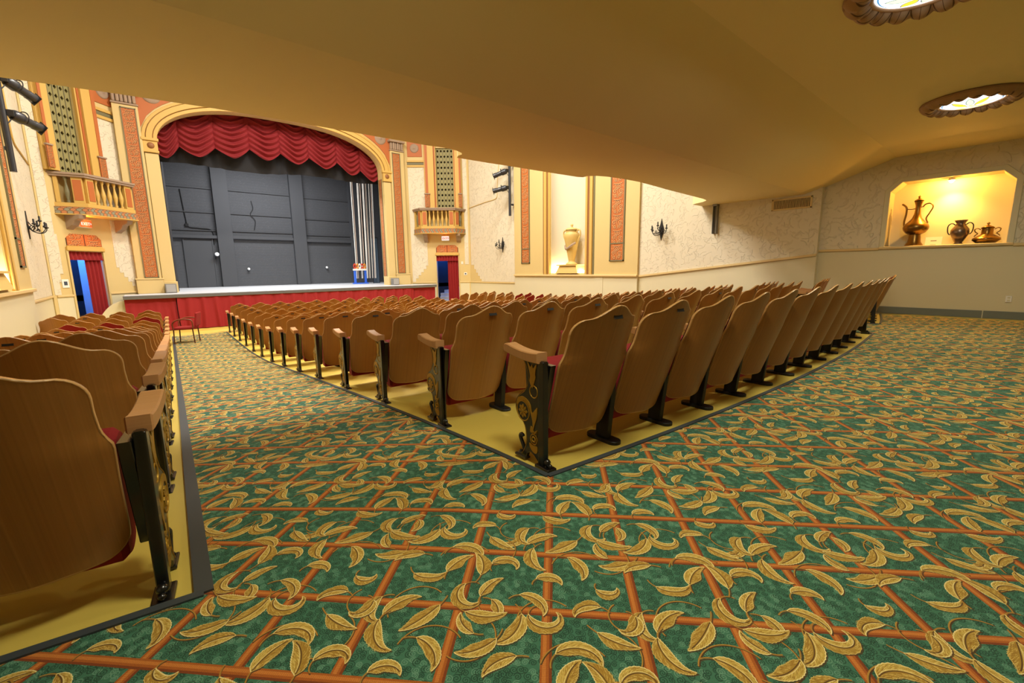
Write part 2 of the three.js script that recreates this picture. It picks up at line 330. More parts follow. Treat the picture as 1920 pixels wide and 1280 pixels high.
// platform outlines (the bare floor that stays free of carpet): rear edge z at x, aisle edge x at z
const rearZ = (x) => -1.45 + arcZ(x);
const centreX = (z) => -3.9 + 0.031 * Math.max(0, -z - 1.65);       // left edge of the centre block; the right one mirrors it
const sideX = (z) => 5.49 - 0.042 * Math.max(0, -z - 1.8);            // aisle edge of the side blocks
{
  const lift = 0.012, O = [-4.608, -0.945], q = 46 * D2R;
  const uvOf = (x, z) => { const dx = x - O[0], dz = z - O[1]; return [(dx * Math.cos(q) + dz * Math.sin(q)) / (3 * CELL), (dx * Math.sin(q) - dz * Math.cos(q)) / (3 * CELL)]; };
  const parts = [];
  const strip = (xa, xb, za, zb, nu, nv) => parts.push(gridGeo(nu, nv, (u, v) => {
    const z0 = typeof za === 'function' ? null : lerp(za, zb, v);
    const x = z0 === null ? lerp(xa, xb, u) : lerp(xa(z0), xb(z0), u), z = z0 === null ? lerp(za(x), zb, v) : z0;
    return [x, floorY(z) + lift, z, ...uvOf(x, z)];
  }));
  // rear cross aisle, from behind the camera up to the last rows
  const back = (x) => rearZ(x);
  const segs = [[-7.5, -5.49], [-5.49, -3.9], [-3.9, 3.9], [3.9, 5.49], [5.49, 7.72]];
  for (const [a, b] of segs) parts.push(gridGeo(Math.ceil((b - a) * 3), 40, (u, v) => { const x = lerp(a, b, u), z = lerp(4.9, back(x), v); return [x, floorY(z) + lift, z, ...uvOf(x, z)]; }));
  // the two aisles
  parts.push(gridGeo(2, 60, (u, v) => { const t = v; const za = lerp(rearZ(-5.49) + 0.05, -17.3, t), zb = lerp(rearZ(-3.9) + 0.05, -17.3, t), z = lerp(za, zb, u), x = lerp(-sideX(z), centreX(z), u); return [x, floorY(z) + lift - 0.001, z, ...uvOf(x, z)]; }));
  parts.push(gridGeo(2, 60, (u, v) => { const t = v; const za = lerp(rearZ(3.9) + 0.05, -17.3, t), zb = lerp(rearZ(5.49) + 0.05, -17.3, t), z = lerp(za, zb, u), x = lerp(-centreX(z), sideX(z), u); return [x, floorY(z) + lift - 0.001, z, ...uvOf(x, z)]; }));
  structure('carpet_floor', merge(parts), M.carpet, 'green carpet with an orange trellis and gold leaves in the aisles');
}
// grey rubber edging strips between carpet and bare floor
{
  let n = 1;
  const edging = (path, w, label) => {
    const parts = [];
    for (let i = 0; i < path.length - 1; i++) {
      const [ax, az] = path[i], [bx_, bz] = path[i + 1], d = Math.hypot(bx_ - ax, bz - az), nx = -(bz - az) / d * w / 2, nz = (bx_ - ax) / d * w / 2;
      const ya = floorY(az), yb = floorY(bz), pos = [];
      const c = [[ax + nx, ya, az + nz], [ax - nx, ya, az - nz], [bx_ - nx, yb, bz - nz], [bx_ + nx, yb, bz + nz]], t = c.map(([x, y, z]) => [x, y + 0.02, z]);
      const quad = (p, q, r, s) => pos.push(...p, ...q, ...r, ...p, ...r, ...s);
      quad(t[0], t[3], t[2], t[1]); quad(c[0], c[3], t[3], t[0]); quad(c[1], t[1], t[2], c[2]); quad(c[0], t[0], t[1], c[1]); quad(c[3], c[2], t[2], t[3]);
      const g = new THREE.BufferGeometry(); g.setAttribute('position', new THREE.Float32BufferAttribute(pos, 3)); g.computeVertexNormals(); parts.push(g);
    }
    structure('trim_' + n++, merge(parts), M.rubber, label);
  };
  const run = (f, a, b, k) => Array.from({ length: k + 1 }, (_, i) => f(lerp(a, b, i / k)));
  edging(run((x) => [x, rearZ(x)], -3.9, 3.9, 26), 0.035, 'dark rubber edging along the rear of the centre seating');
  edging(run((z) => [centreX(z), z], rearZ(3.9), -17.3, 30), 0.035, 'dark rubber edging along the left side of the centre seating');
  edging(run((z) => [-centreX(z), z], rearZ(3.9), -17.3, 30), 0.035, 'dark rubber edging along the right side of the centre seating');
  edging(run((z) => [-sideX(z), z], rearZ(5.49), -17.3, 30), 0.06, 'grey rubber edging along the aisle side of the left seating');
  edging(run((x) => [x, rearZ(x)], -7.5, -5.49, 6), 0.035, 'dark rubber edging along the rear of the left seating');
  edging(run((z) => [sideX(z), z], rearZ(5.49), -17.3, 30), 0.05, 'grey rubber edging along the aisle side of the right seating');
  edging(run((x) => [x, rearZ(x)], 5.49, 8.08, 6), 0.035, 'dark rubber edging along the rear of the right seating');
}

// =====================================================================
// shell of the hall
// =====================================================================
const SX = [8.2, 8.05, 7.95], LX = -7.6, LB = -7.5;
// balcony underside: flat front, sloping middle, flat rear
{
  const edge = [[-8.2, -6.75], [-7.2, -6.58], [-6.29, -6.48], [-5.55, -6.34], [-4.65, -6.21], [-3.52, -6.14], [-2.6, -6.1], [-2.0, -6.07], [-1.7, -6.02], [-1.5, -6.05], [-1.36, -6.12], [-1.3, -6.2], [-1.31, -6.3], [-1.25, -6.42], [-0.6, -6.39], [-0.11, -6.35], [0.8, -6.3], [1.55, -6.25], [1.67, -6.2], [1.66, -6.05], [1.8, -5.94], [2.03, -5.86], [2.5, -5.8], [3.06, -5.79], [3.7, -5.85], [4.4, -5.93], [5.1, -5.99], [5.94, -6.06], [6.6, -6.12], [6.95, -6.2], [7.15, -6.4], [7.3, -6.7], [7.42, -6.85], [8.06, -6.87], [8.3, -6.87]];
  const sh = shapeOf([...edge.map(([x, z]) => [x, -z]), [8.3, 4.1], [-8.2, 4.1]]);
  const front = extr(sh, 0.85); front.rotateX(-Math.PI / 2); front.translate(0, 3.0, 0);
  const prof = [[-4.1, 3.0], [-2.35, 3.6], [5, 3.6], [5, 3.85], [-4.1, 3.85]];
  const rear = extrX(prof, -8.2, 8.5);
  structure('ceiling_balcony', uvm(merge([front, rear])), M.soffit, 'ochre plaster ceiling under the balcony with a sloping middle');
}
structure('ceiling', bx(-9, 9, HALL_Y, HALL_Y + 0.3, -21.7, 5.3), M.plain, 'pale plaster ceiling high over the hall');
structure('wall_rear', uvm(bx(-9, 9, -0.4, HALL_Y, 5, 5.3)), M.dado, 'cream rear wall behind the cross aisle');

// right wall, rear part with the display niche
{
  const X = SX[0], z0 = -3.72, nz0 = -2.39, nz1 = -0.43, ny0 = 1.57, ny1 = 3.03, ch = 0.2;
  const sh = shapeOf([[-5, -0.3], [3.72, -0.3], [3.72, 3.85], [-5, 3.85]]);   // shape x = -z
  const hole = new THREE.Path(); [[-nz1, ny0], [-nz0, ny0], [-nz0, ny1 - ch], [-nz0 - ch, ny1], [-nz1 + ch, ny1], [-nz1, ny1 - ch]].forEach(([a, b], i) => (i ? hole.lineTo(a, b) : hole.moveTo(a, b))); hole.closePath(); sh.holes.push(hole);
  const g = extr(sh, 0.5); g.rotateY(Math.PI / 2); g.translate(X, 0, 0);
  structure('wall_right', uvm(g), M.dado, 'smooth painted right wall at the rear of the hall');
  // stucco coat above the rail
  const sh2 = shapeOf([[-5, 1.55], [3.72, 1.55], [3.72, 3.7], [-5, 3.7]]);
  const h2 = new THREE.Path(); [[-nz1 - 0.09, 1.5], [-nz0 + 0.09, 1.5], [-nz0 + 0.09, ny1 - ch], [-nz0 - ch + 0.04, ny1 + 0.09], [-nz1 + ch - 0.04, ny1 + 0.09], [-nz1 - 0.09, ny1 - ch]].forEach(([a, b], i) => (i ? h2.lineTo(a, Math.max(b, 1.551)) : h2.moveTo(a, 1.551))); h2.closePath(); sh2.holes.push(h2);
  const g2 = extr(sh2, 0.012); g2.rotateY(Math.PI / 2); g2.translate(X - 0.012, 0, 0);
  structure('wall_right_stucco', uvm(g2), M.stucco, 'trowelled cream stucco round the lit display niche');
  // niche back
  structure('wall_right_niche', merge([bx(X + 0.5, X + 0.58, 1.4, 3.2, nz0 - 0.15, nz1 + 0.15)]), M.nichePaint, 'golden painted back of the display niche');
  // frame of the niche
  const fo = 0.09, outer = [[-nz1 - fo, ny0], [-nz0 + fo, ny0], [-nz0 + fo, ny1 - ch + 0.04], [-nz0 - ch + 0.04, ny1 + fo], [-nz1 + ch - 0.04, ny1 + fo], [-nz1 - fo, ny1 - ch + 0.04]];
  const fs = shapeOf(outer); const fh = new THREE.Path(); [[-nz1, ny0 - 0.001], [-nz0, ny0 - 0.001], [-nz0, ny1 - ch], [-nz0 - ch, ny1], [-nz1 + ch, ny1], [-nz1, ny1 - ch]].forEach(([a, b], i) => (i ? fh.lineTo(a, Math.max(b, ny0 + 0.001)) : fh.moveTo(a, ny0 + 0.001))); fh.closePath(); fs.holes.push(fh);
  const fg = extr(fs, 0.02, 0.008); fg.rotateY(Math.PI / 2); fg.translate(X - 0.028, 0, 0);
  structure('trim_8', fg, M.dado, 'plain moulded frame round the display niche');
  structure('trim_9', merge([rbx(X - 0.045, X, 1.5, 1.56, -3.72, nz0 - 0.09, 0.012), rbx(X - 0.06, X + 0.48, 1.52, 1.57, nz0 - 0.1, nz1 + 0.1, 0.01), rbx(X - 0.045, X, 1.5, 1.56, nz1 + 0.09, 5, 0.012)]), M.rail, 'cream chair rail running below the display niche');
  structure('baseboard_right', merge([rbx(X - 0.025, X, 0, 0.16, -3.72, -0.62, 0.006), rbx(X - 0.025, X, 0, 0.16, -0.6, 5, 0.006)]), M.baseboard, 'grey rubber baseboard of the right wall');
}
// right wall beside the seats: section under the balcony front
{
  const X = SX[1], za = -3.72, zb = -9.05, ra = 1.43, rb = 0.86;
  structure('wall_right_side', uvm(bx(X, X + 0.5, -1.2, HALL_Y, zb, za)), M.dado, 'smooth cream dado of the right wall beside the seats');
  const st = extrX([[za, ra + 0.02], [za, HALL_Y], [zb, HALL_Y], [zb, rb + 0.02]], X - 0.012, X);
  structure('wall_right_upper', uvm(st), M.stucco, 'bright trowelled stucco of the right wall above the sloping rail');
  const rl = extrX([[za, ra - 0.03], [za, ra + 0.03], [zb, rb + 0.03], [zb, rb - 0.03]], X - 0.05, X - 0.0);
  structure('trim_10', rl, M.rail, 'sloping cream chair rail on the right wall');
}
// splayed walls geometry
const SPL = {
  right: { A: [8.0, -19.4], B: [5.62, -21.22], sx: -1, ry: 0, L: 0 },
  left: { A: [-7.42, -19.25], B: [-5.42, -21.3], sx: 1, ry: 0, L: 0 },
};
for (const k of Object.keys(SPL)) {
  const o = SPL[k], dx = o.B[0] - o.A[0], dz = o.B[1] - o.A[1]; o.L = Math.hypot(dx, dz); o.d = [dx / o.L, dz / o.L];
  const X = [o.sx * o.d[0], o.sx * o.d[1]]; o.ry = Math.atan2(-X[1], X[0]); o.f = o.L / 2.96;
  o.place = (s, y, n = 0) => { const N = [Math.sin(o.ry), Math.cos(o.ry)]; return [o.A[0] + o.d[0] * s + N[0] * n, y, o.A[1] + o.d[1] * s + N[1] * n]; };
}
// side walls nearer the stage and the two pilaster bays
function sideWall(side) {
  const R = side === 'right', sg = R ? 1 : -1, X = R ? SX[1] : 7.52, XB = R ? SX[2] : 7.46, zA = -15.65, zE = R ? -19.42 : -19.27, dy = R ? 0 : -0.06;
  const fx = (a, b, ...r) => (R ? bx(a, b, ...r) : bx(-b, -a, ...r));
  const frx = (a, b, y0, y1, z0, z1, r) => (R ? rbx(a, b, y0, y1, z0, z1, r) : rbx(-b, -a, y0, y1, z0, z1, r));
  structure(`wall_${side}_front`, uvm(fx(X, X + 0.5, -1.2, HALL_Y, zE - 0.1, zA)), M.yellow, `smooth yellow ${side} wall strip beside the stage splay`);
  // stucco coat with the stepped edge towards the stage
  const steps = !R ? [[zA, 0.56], [zE, 0.56], [zE, HALL_Y], [zA, HALL_Y]] : [[zA, 0.56], [zE + 1.05, 0.56], [zE + 1.05, 0.68], [zE + 0.9, 0.68], [zE + 0.9, 0.84], [zE + 0.74, 0.84], [zE + 0.74, 1.0], [zE + 0.58, 1.0], [zE + 0.58, 1.18], [zE + 0.42, 1.18], [zE + 0.42, 1.4], [zE + 0.16, 1.4], [zE + 0.16, HALL_Y], [zA, HALL_Y]];
  const g = R ? extrX(steps, X - 0.012, X) : extrX(steps, -X, -X + 0.012);
  structure(`wall_${side}_stucco_panel`, uvm(g), M.stucco, `trowelled cream stucco of the ${side} wall between bay and stage splay`);
  const sl = R ? extrX([[zA, -0.2], [zA, 0.5], [zE, 0.5], [zE, -0.2]], X - 0.004, X) : extrX([[zA, -0.2], [zA, 0.5], [zE, 0.5], [zE, -0.2]], -X, -X + 0.004);
  structure(`wall_${side}_dado_panel`, sl, M.dado, `smooth cream dado of the ${side} wall near the stage`);
  structure(R ? 'trim_11' : 'trim_12', frx(X - 0.04, X, 0.49, 0.55, zE, zA, 0.012), M.rail, `cream chair rail of the ${side} wall near the stage`);
  // bay
  const z0 = -9.05, nz0 = -11.45, nz1 = -13.3, sill = 0.97 + dy, top = 8.2;
  const dep = 0.62;
  structure(`wall_${side}_bay`, uvm(merge([fx(XB, XB + 0.9, 0.87 + dy, top, zA, nz1), fx(XB, XB + 0.9, 0.87 + dy, top, nz0, z0), fx(XB, XB + 0.9, 0.87 + dy, sill, nz1, nz0), fx(XB, XB + 0.9, top - 0.9, top, nz1, nz0), fx(XB, XB + 0.9, top, HALL_Y, zA, z0), fx(XB + dep + 0.1, XB + 0.9, sill, top - 0.9, nz1, nz0)])), M.yellow, `yellow pilaster bay round the tall lit niche of the ${side} wall`);
  structure(`wall_${side}_bay_base`, uvm(merge([fx(XB, XB + 0.9, -1.2, 0.87 + dy, zA, -10.9), fx(XB - 0.015, XB + 0.9, -1.2, 0.87 + dy, -10.9, -10.55), fx(XB, XB + 0.9, -1.2, 0.87 + dy, -10.55, z0)])), M.dado, `smooth cream base under the ${side} pilaster bay`);
  structure(R ? 'trim_13' : 'trim_14', frx(XB - 0.07, XB + 0.02, 0.84 + dy, 0.92 + dy, zA - 0.02, z0 + 0.02, 0.018), M.rail, `cream ledge under the ${side} pilaster bay`);
  // curved niche back
  const nb = gridGeo(20, 6, (u, v) => { const a = Math.PI * u, z = (nz0 + nz1) / 2 + Math.cos(a) * (nz0 - nz1) / 2, x = XB + 0.02 + Math.sin(a) * dep, y = lerp(sill, top - 0.9, v); return [sg * x, y, z]; });
  structure(`wall_${side}_bay_niche`, nb, M.plain, `rounded pale niche holding the tall urn on the ${side} wall`);
  // jamb mouldings
  let k = R ? 15 : 21;
  for (const [z, d] of [[nz1, -1], [nz0, 1]]) [[0.03, 0.1, M.gold, 0.05], [0.13, 0.09, M.brown, 0.03], [0.24, 0.14, M.gold, 0.06], [0.4, 0.06, d < 0 ? M.brown : M.olive, 0.025]].forEach(([o, w, m, p], q) => {
    if (q === 2 && R === false && d > 0) return;
    structure('trim_' + k++, frx(XB - p, XB + 0.01, 0.92 + dy, top, z + d * o, z + d * (o + w), 0.012), m, `${['golden inner', 'brown', 'broad golden', 'thin dark'][q]} moulding on the ${d < 0 ? 'stage' : 'rear'} jamb of the ${side} niche`);
  });
  // carved panels
  for (const [a, b, wh] of [[-9.62, -10.26, 'rear'], [-14.6, -15.16, 'stage']]) {
    const t = group('carved_panel', `tall carved terracotta panel on the ${wh} pilaster of the ${side} wall bay`, 'panel', [sg * XB, 1.4 + dy, (a + b) / 2]);
    const w = Math.abs(b - a), H = 6.4, pg = new THREE.PlaneGeometry(w - 0.08, H - 0.08); const uv = pg.attributes.uv; for (let i = 0; i < uv.count; i++) uv.setY(i, uv.getY(i) * H / 1.65);
    pg.rotateY(-sg * Math.PI / 2); pg.translate(-sg * 0.022, H / 2, 0); mesh('carving', pg, M.carve, t);
    const f = 0.045, lo = (x0, x1, y0, y1, z0_, z1_) => bx(Math.min(-sg * x0, -sg * x1), Math.max(-sg * x0, -sg * x1), y0, y1, z0_, z1_);
    mesh('frame', merge([lo(0, 0.035, 0, H, -w / 2, -w / 2 + f), lo(0, 0.035, 0, H, w / 2 - f, w / 2), lo(0, 0.035, 0, f, -w / 2, w / 2), lo(0, 0.035, H - f, H, -w / 2, w / 2), lo(0, 0.034, 0.62, 0.66, -w / 2, w / 2)]), M.olive, t);
  }
  // urn on its plinth
  const u = group('urn', `tall cream two-handled urn with a lid and garland in the ${side} wall niche`, 'urn', [sg * (XB + 0.24), sill, -12.35]);
  mesh('body', lathe([[0, 0.34], [0.3, 0.34], [0.3, 0.38], [0.22, 0.43], [0.16, 0.46], [0.17, 0.5], [0.24, 0.8], [0.33, 1.15], [0.4, 1.4], [0.42, 1.52], [0.36, 1.6], [0.3, 1.63], [0.3, 1.68], [0.33, 1.7], [0, 1.7]], 28), M.urn, u);
  mesh('lid', lathe([[0, 1.7], [0.33, 1.7], [0.32, 1.76], [0.22, 1.8], [0.06, 1.82], [0.04, 1.86], [0.07, 1.9], [0.06, 1.95], [0, 1.97]], 24), M.urn, u);
  for (const s of [-1, 1]) { mesh('handle', tube([[0, 1.6, s * 0.32], [0, 1.72, s * 0.42], [0, 1.68, s * 0.56], [0, 1.48, s * 0.56], [0, 1.32, s * 0.42], [0, 1.24, s * 0.37]], 0.035, 20, 7), M.urn, u); }
  mesh('garland', tube([[-sg * 0.12, 1.2, 0.36], [-sg * 0.3, 1.1, 0.24], [-sg * 0.34, 1.0, 0.05], [-sg * 0.3, 0.98, -0.14], [-sg * 0.16, 1.1, -0.32]], 0.05, 24, 8), M.stone, u);
  for (const m of u.children) m.scale.set(0.78, 1, 0.78);
  const pl = gridGeo(4, 1, (a, v) => { const an = Math.PI / 4 + a * Math.PI * 2, r = lerp(0.85, 0.64, v) / 1; return [Math.cos(an) * r * 0.55, lerp(0.0, 0.3, v), Math.sin(an) * r]; });
  mesh('plinth', merge([toCreasedNormals(pl, 0.3), bx(-0.32, 0.32, 0.3, 0.345, -0.56, 0.56)]), M.urn, u);
  // hidden lamps at the foot of the niche
  for (const dz of [-0.72, 0.72]) {
    const L = group('niche_lamp', `small warm floor lamp at the ${dz < 0 ? 'stage' : 'rear'} foot of the ${side} urn niche`, 'lamp', [sg * (XB + 0.2), sill, -12.35 + dz]);
    mesh('housing', rbx(-0.05, 0.05, 0, 0.05, -0.05, 0.05, 0.01), M.white, L); mesh('bulb', new THREE.SphereGeometry(0.03, 10, 8).translate(0, 0.085, 0), new THREE.MeshStandardMaterial({ color: '#fff2d0', emissive: new THREE.Color(1, 0.82, 0.5), emissiveIntensity: 3 }), L);
    const p = new THREE.PointLight(new THREE.Color(1, 0.8, 0.42), 3.0, 0, 2); p.position.set(0, 0.085, 0); p.castShadow = true; L.add(p);
  }
}
sideWall('right'); sideWall('left');
structure('wall_left', uvm(bx(LX - 0.5, LX, -1.2, HALL_Y, -9.05, 5)), M.dado, 'cream left wall at the rear of the hall');

// =====================================================================
// splayed stage walls with doors, boxes and grilles
// =====================================================================
function splay(side) {
  const o = SPL[side], sx = o.sx, f = o.f;
  const S = (s) => sx * s * f;                                     // local x of a wall coordinate
  const B = (s0, s1, y0, y1, n0, n1) => { const a = S(s0), b = S(s1); return bx(Math.min(a, b), Math.max(a, b), y0, y1, n0, n1); };
  const RB = (s0, s1, y0, y1, n0, n1, r = 0.012) => { const a = S(s0), b = S(s1); return rbx(Math.min(a, b), Math.max(a, b), y0, y1, n0, n1, r); };
  const wallAt = (m) => { m.position.set(o.A[0], 0, o.A[1]); m.rotation.y = o.ry; return m; };
  const d0 = 0.55, d1 = 1.68, dt = 1.9, g0 = 0.66, g1 = 1.52, gy0 = 4.3, gy1 = 7.25, L = 2.96;
  wallAt(structure(`wall_${side}_splay`, uvm(merge([B(-0.1, d0, -1.2, HALL_Y, -0.4, 0), B(d1, L + 0.1, -1.2, HALL_Y, -0.4, 0), B(d0, d1, dt, gy0, -0.4, 0), B(d0, g0, gy0, gy1, -0.4, 0), B(g1, d1, gy0, gy1, -0.4, 0), B(d0, d1, gy1, HALL_Y, -0.4, 0)])), M.yellow, `yellow splayed wall beside the stage on the ${side}`));
  // stucco field towards the stage, stepped lower edge
  const pts = [[2.12, 6.32], [2.12, 1.4], [2.22, 1.4], [2.22, 1.22], [2.36, 1.22], [2.36, 1.06], [2.5, 1.06], [2.5, 0.9], [2.64, 0.9], [2.64, 0.74], [2.78, 0.74], [2.78, 0.56], [2.96, 0.56], [2.96, 6.32]].map(([s, y]) => [S(s), y]);
  const sg = extr(shapeOf(sx < 0 ? pts : pts.reverse()), 0.012);
  wallAt(structure(`wall_${side}_splay_stucco`, uvm(sg), M.stucco, `cream stucco field with stepped edge beside the ${side} stage door`));
  const ap = (side === 'right' ? [[0.01, 1.44], [0.21, 1.44], [0.21, HALL_Y], [0.01, HALL_Y]] : [[-0.05, 0.56], [0.14, 0.56], [0.14, 0.95], [0.2, 0.95], [0.2, 1.2], [0.3, 1.2], [0.3, 2.4], [0.24, 2.4], [0.24, HALL_Y], [-0.05, HALL_Y]]).map(([q, y]) => [S(q), y]);
  wallAt(structure(`wall_${side}_splay_stucco_strip`, uvm(extr(shapeOf(sx > 0 ? ap : ap.reverse()), 0.012)), M.stucco, `narrow stucco strip on the rear side of the ${side} box`));
  wallAt(structure(`wall_${side}_splay_dado`, merge([B(0, d0, -1.0, 0.5, 0, 0.006), B(d1, L, -1.0, 0.5, 0, 0.006)]), M.dado, `cream dado beside the ${side} stage door`));
  const rl = wallAt(structure(side === 'right' ? 'trim_30' : 'trim_31', merge([RB(0, d0 - 0.02, 0.49, 0.55, 0, 0.04), RB(d1 + 0.02, L, 0.49, 0.55, 0, 0.04)]), M.rail, `cream chair rail beside the ${side} stage door`));
  // cornice bands and rosette panel under the top
  wallAt(structure(side === 'right' ? 'trim_32' : 'trim_33', merge([RB(2.12, L, 6.32, 6.42, 0, 0.06), RB(2.12, L, 6.56, 6.66, 0, 0.06)]), M.gold, `golden string course above the stucco of the ${side} splay`));
  wallAt(structure(side === 'right' ? 'trim_34' : 'trim_35', RB(2.12, L, 6.43, 6.55, 0, 0.025), M.olive, `dark band between the string courses of the ${side} splay`));
  const rp = group('rosette_panel', `square terracotta panel with a grey rosette high on the ${side} splay`, 'panel', o.place(2.56 * f, 7.2), o.ry);
  mesh('panel', rbx(-0.36 * f, 0.36 * f, -0.38, 0.38, 0, 0.03), M.terracotta, rp);
  mesh('rosette', lathe([[0, 0.07], [0.05, 0.065], [0.07, 0.03], [0.13, 0.05], [0.17, 0.03], [0.2, 0.04], [0.22, 0]], 24).rotateX(Math.PI / 2).translate(0, 0.02, 0.03), M.stone, rp);
  // pilasters of the grille
  for (const [a, b, c] of [[0.25, 0.66, 'rear'], [1.52, 2.12, 'stage']]) {
    const t = group('window_pilaster', `stepped golden pilaster on the ${c} side of the ${side} grille`, 'pilaster', o.place((a + b) / 2 * f, 4.28), o.ry);
    const w = (b - a) * f, H = 4.2, inner = (c === 'rear' ? 1 : -1) * sx;      // towards the grille in local x
    mesh('shaft', merge([rbx(-w / 2, w / 2, 0, H, 0, 0.1), rbx(-w * 0.32, w * 0.32, 0, H, 0, 0.2)]), M.gold, t);
    const bxx = -inner * w * 0.28; mesh('strip', bx(bxx - w * 0.1, bxx + w * 0.1, 0.75, H, 0.19, 0.215), M.terracotta, t);
    mesh('base_panel', bx(bxx - w * 0.2, bxx + w * 0.2, 0.06, 0.68, 0.19, 0.24), M.carve, t);
    mesh('base_cap', rbx(bxx - w * 0.25, bxx + w * 0.25, 0.68, 0.73, 0.18, 0.27), M.stone, t);
    mesh('inner_edge', bx(inner * w * 0.36 - w * 0.06, inner * w * 0.36 + w * 0.06, 0, H, 0.09, 0.125), M.terracotta, t);
  }
  // grille
  {
    const w = (g1 - g0) * f, H = gy1 - gy0, nx = 5, ny = Math.round(H / 0.26);
    const t = group('window_grille', `olive lattice grille with dark diamond openings above the ${side} box`, 'grille', o.place((g0 + g1) / 2 * f, gy0, -0.12), o.ry);
    const sh = shapeOf([[-w / 2, 0], [w / 2, 0], [w / 2, H], [-w / 2, H]]);
    const hx = w / nx, hy = H / ny;
    const hole = (cx, cy, rx, ry) => { const p = new THREE.Path(); p.moveTo(cx - rx, cy); p.lineTo(cx, cy - ry); p.lineTo(cx + rx, cy); p.lineTo(cx, cy + ry); p.closePath(); sh.holes.push(p); };
    for (let j = 0; j < ny; j++) for (let i = 0; i < nx; i++) { hole(-w / 2 + (i + 0.5) * hx, (j + 0.5) * hy, hx * 0.3, hy * 0.27); if (i && j) hole(-w / 2 + i * hx, j * hy, hx * 0.09, hy * 0.08); }
    mesh('lattice', extr(sh, 0.04), std('#8d8654', 0.6), t);
        for (let i = 0; i <= nx; i++) mesh('rib', bx(-w / 2 + i * hx - 0.012, -w / 2 + i * hx + 0.012, 0, H, 0.04, 0.055), M.olive, t);
    wallAt(structure(`window_${side === 'right' ? 1 : 2}`, merge([B(g0 - 0.1, g1 + 0.1, gy0 - 0.1, gy1 + 0.1, -1.9, -1.8), B(g0 - 0.1, g0, gy0 - 0.1, gy1 + 0.1, -1.8, -0.4), B(g1, g1 + 0.1, gy0 - 0.1, gy1 + 0.1, -1.8, -0.4), B(g0, g1, gy0 - 0.1, gy0, -1.8, -0.4), B(g0, g1, gy1, gy1 + 0.1, -1.8, -0.4)]), M.stone, `plastered chamber behind the ${side} lattice grille`));
  }
  // door surround
  {
    const t = group('door_surround', `moulded lintel and carved panel above the ${side} stage door`, 'doorway', o.place(1.115 * f, dt), o.ry);
    const w = (d1 - d0) / 2 * f;
    mesh('lintel', merge([rbx(-w - 0.05, w + 0.05, 0.02, 0.13, 0, 0.07), rbx(-w - 0.02, w + 0.02, 0.13, 0.17, 0, 0.045)]), M.gold, t);
    const ps = extr(shapeOf([[-w, 0.18], [w, 0.18], [w, 0.4], [w - 0.14, 0.54], [-w + 0.14, 0.54], [-w, 0.4]]), 0.03); const p = ps.attributes.position, uv = ps.attributes.uv; for (let i = 0; i < uv.count; i++) uv.setXY(i, p.getX(i) * 1.8, p.getY(i) * 0.9);
    mesh('carved_panel', ps, M.carve, t);
    mesh('jamb', rbx(-w - 0.06, -w, -2.7, 0.02, 0.008, 0.04), M.yellow, t); mesh('jamb', rbx(w, w + 0.06, -2.7, 0.02, 0.008, 0.04), M.yellow, t);
  }
  // vestibule behind the door, painted and lit blue
  {
    const v = merge([B(d0 - 0.5, d0 - 0.4, -1.2, 2.6, -2.4, -0.4), B(d1 + 0.4, d1 + 0.5, -1.2, 2.6, -2.4, -0.4), B(d0 - 0.5, d1 + 0.5, -1.2, 2.6, -2.5, -2.4), B(d0 - 0.5, d1 + 0.5, 2.5, 2.6, -2.5, -0.4), B(d0 - 0.5, d1 + 0.5, -1.2, -0.8, -2.5, -0.0)]);
    wallAt(structure(`wall_${side}_vestibule`, v, std('#cfccc2', 0.7), `blue-lit passage behind the ${side} stage door`));
    const st = group('steps', `small blue-lit flight of steps behind the ${side} stage door`, 'steps', o.place(1.1 * f, -0.8, -0.9), o.ry);
    for (let k = 0; k < 6; k++) mesh('step', rbx(-0.6, 0.6, k * 0.17, (k + 1) * 0.17, -1.45 + 0, 0.35 - k * 0.28, 0.01), std('#b9b6ae', 0.6), st);
    const vl = group('passage_lamp', `blue ceiling lamp in the passage behind the ${side} stage door`, 'lamp', o.place(1.1 * f, 2.5, -1.3), o.ry);
    mesh('shade', new THREE.CylinderGeometry(0.12, 0.12, 0.05, 20).translate(0, -0.025, 0), M.white, vl);
    mesh('bulb', new THREE.SphereGeometry(0.06, 12, 8).translate(0, -0.09, 0), new THREE.MeshStandardMaterial({ color: '#88aaff', emissive: new THREE.Color(0.2, 0.45, 1), emissiveIntensity: 3 }), vl);
    const pl = new THREE.PointLight(new THREE.Color(0.03, 0.17, 1.0), side === 'left' ? 22 : 15, 0, 2); pl.position.set(0, -0.09, 0); pl.castShadow = true; vl.add(pl);
  }
  // red door curtain: gathered valance and one drawn side
  {
    const t = group('door_curtain', `red velvet curtain drawn to one side of the ${side} stage door`, 'curtain', o.place(1.115 * f, dt), o.ry);
    const w = (d1 - d0) / 2 * f, pleat = (x0, x1, y0, y1, n, a, flare) => gridGeo(n * 8, 8, (u, v) => { const k = 1 + flare * v, x = lerp(x0, x1, u), y = lerp(y1, y0, v); return [x, y, -0.06 + a * k * Math.cos(u * n * Math.PI * 2) + 0.03 * v]; });
    mesh('valance', pleat(-w, w, -0.27, 0.0, 8, 0.022, 0.7), M.velvet, t);
    mesh('drape', pleat(0.0, w - 0.02, -2.62, -0.12, 4, 0.035, 0.3).translate(0, 0, -0.06), M.velvet, t);
    mesh('rod', rod([-w, -0.02, -0.1], [w, -0.02, -0.1], 0.012), M.brass, t);
  }
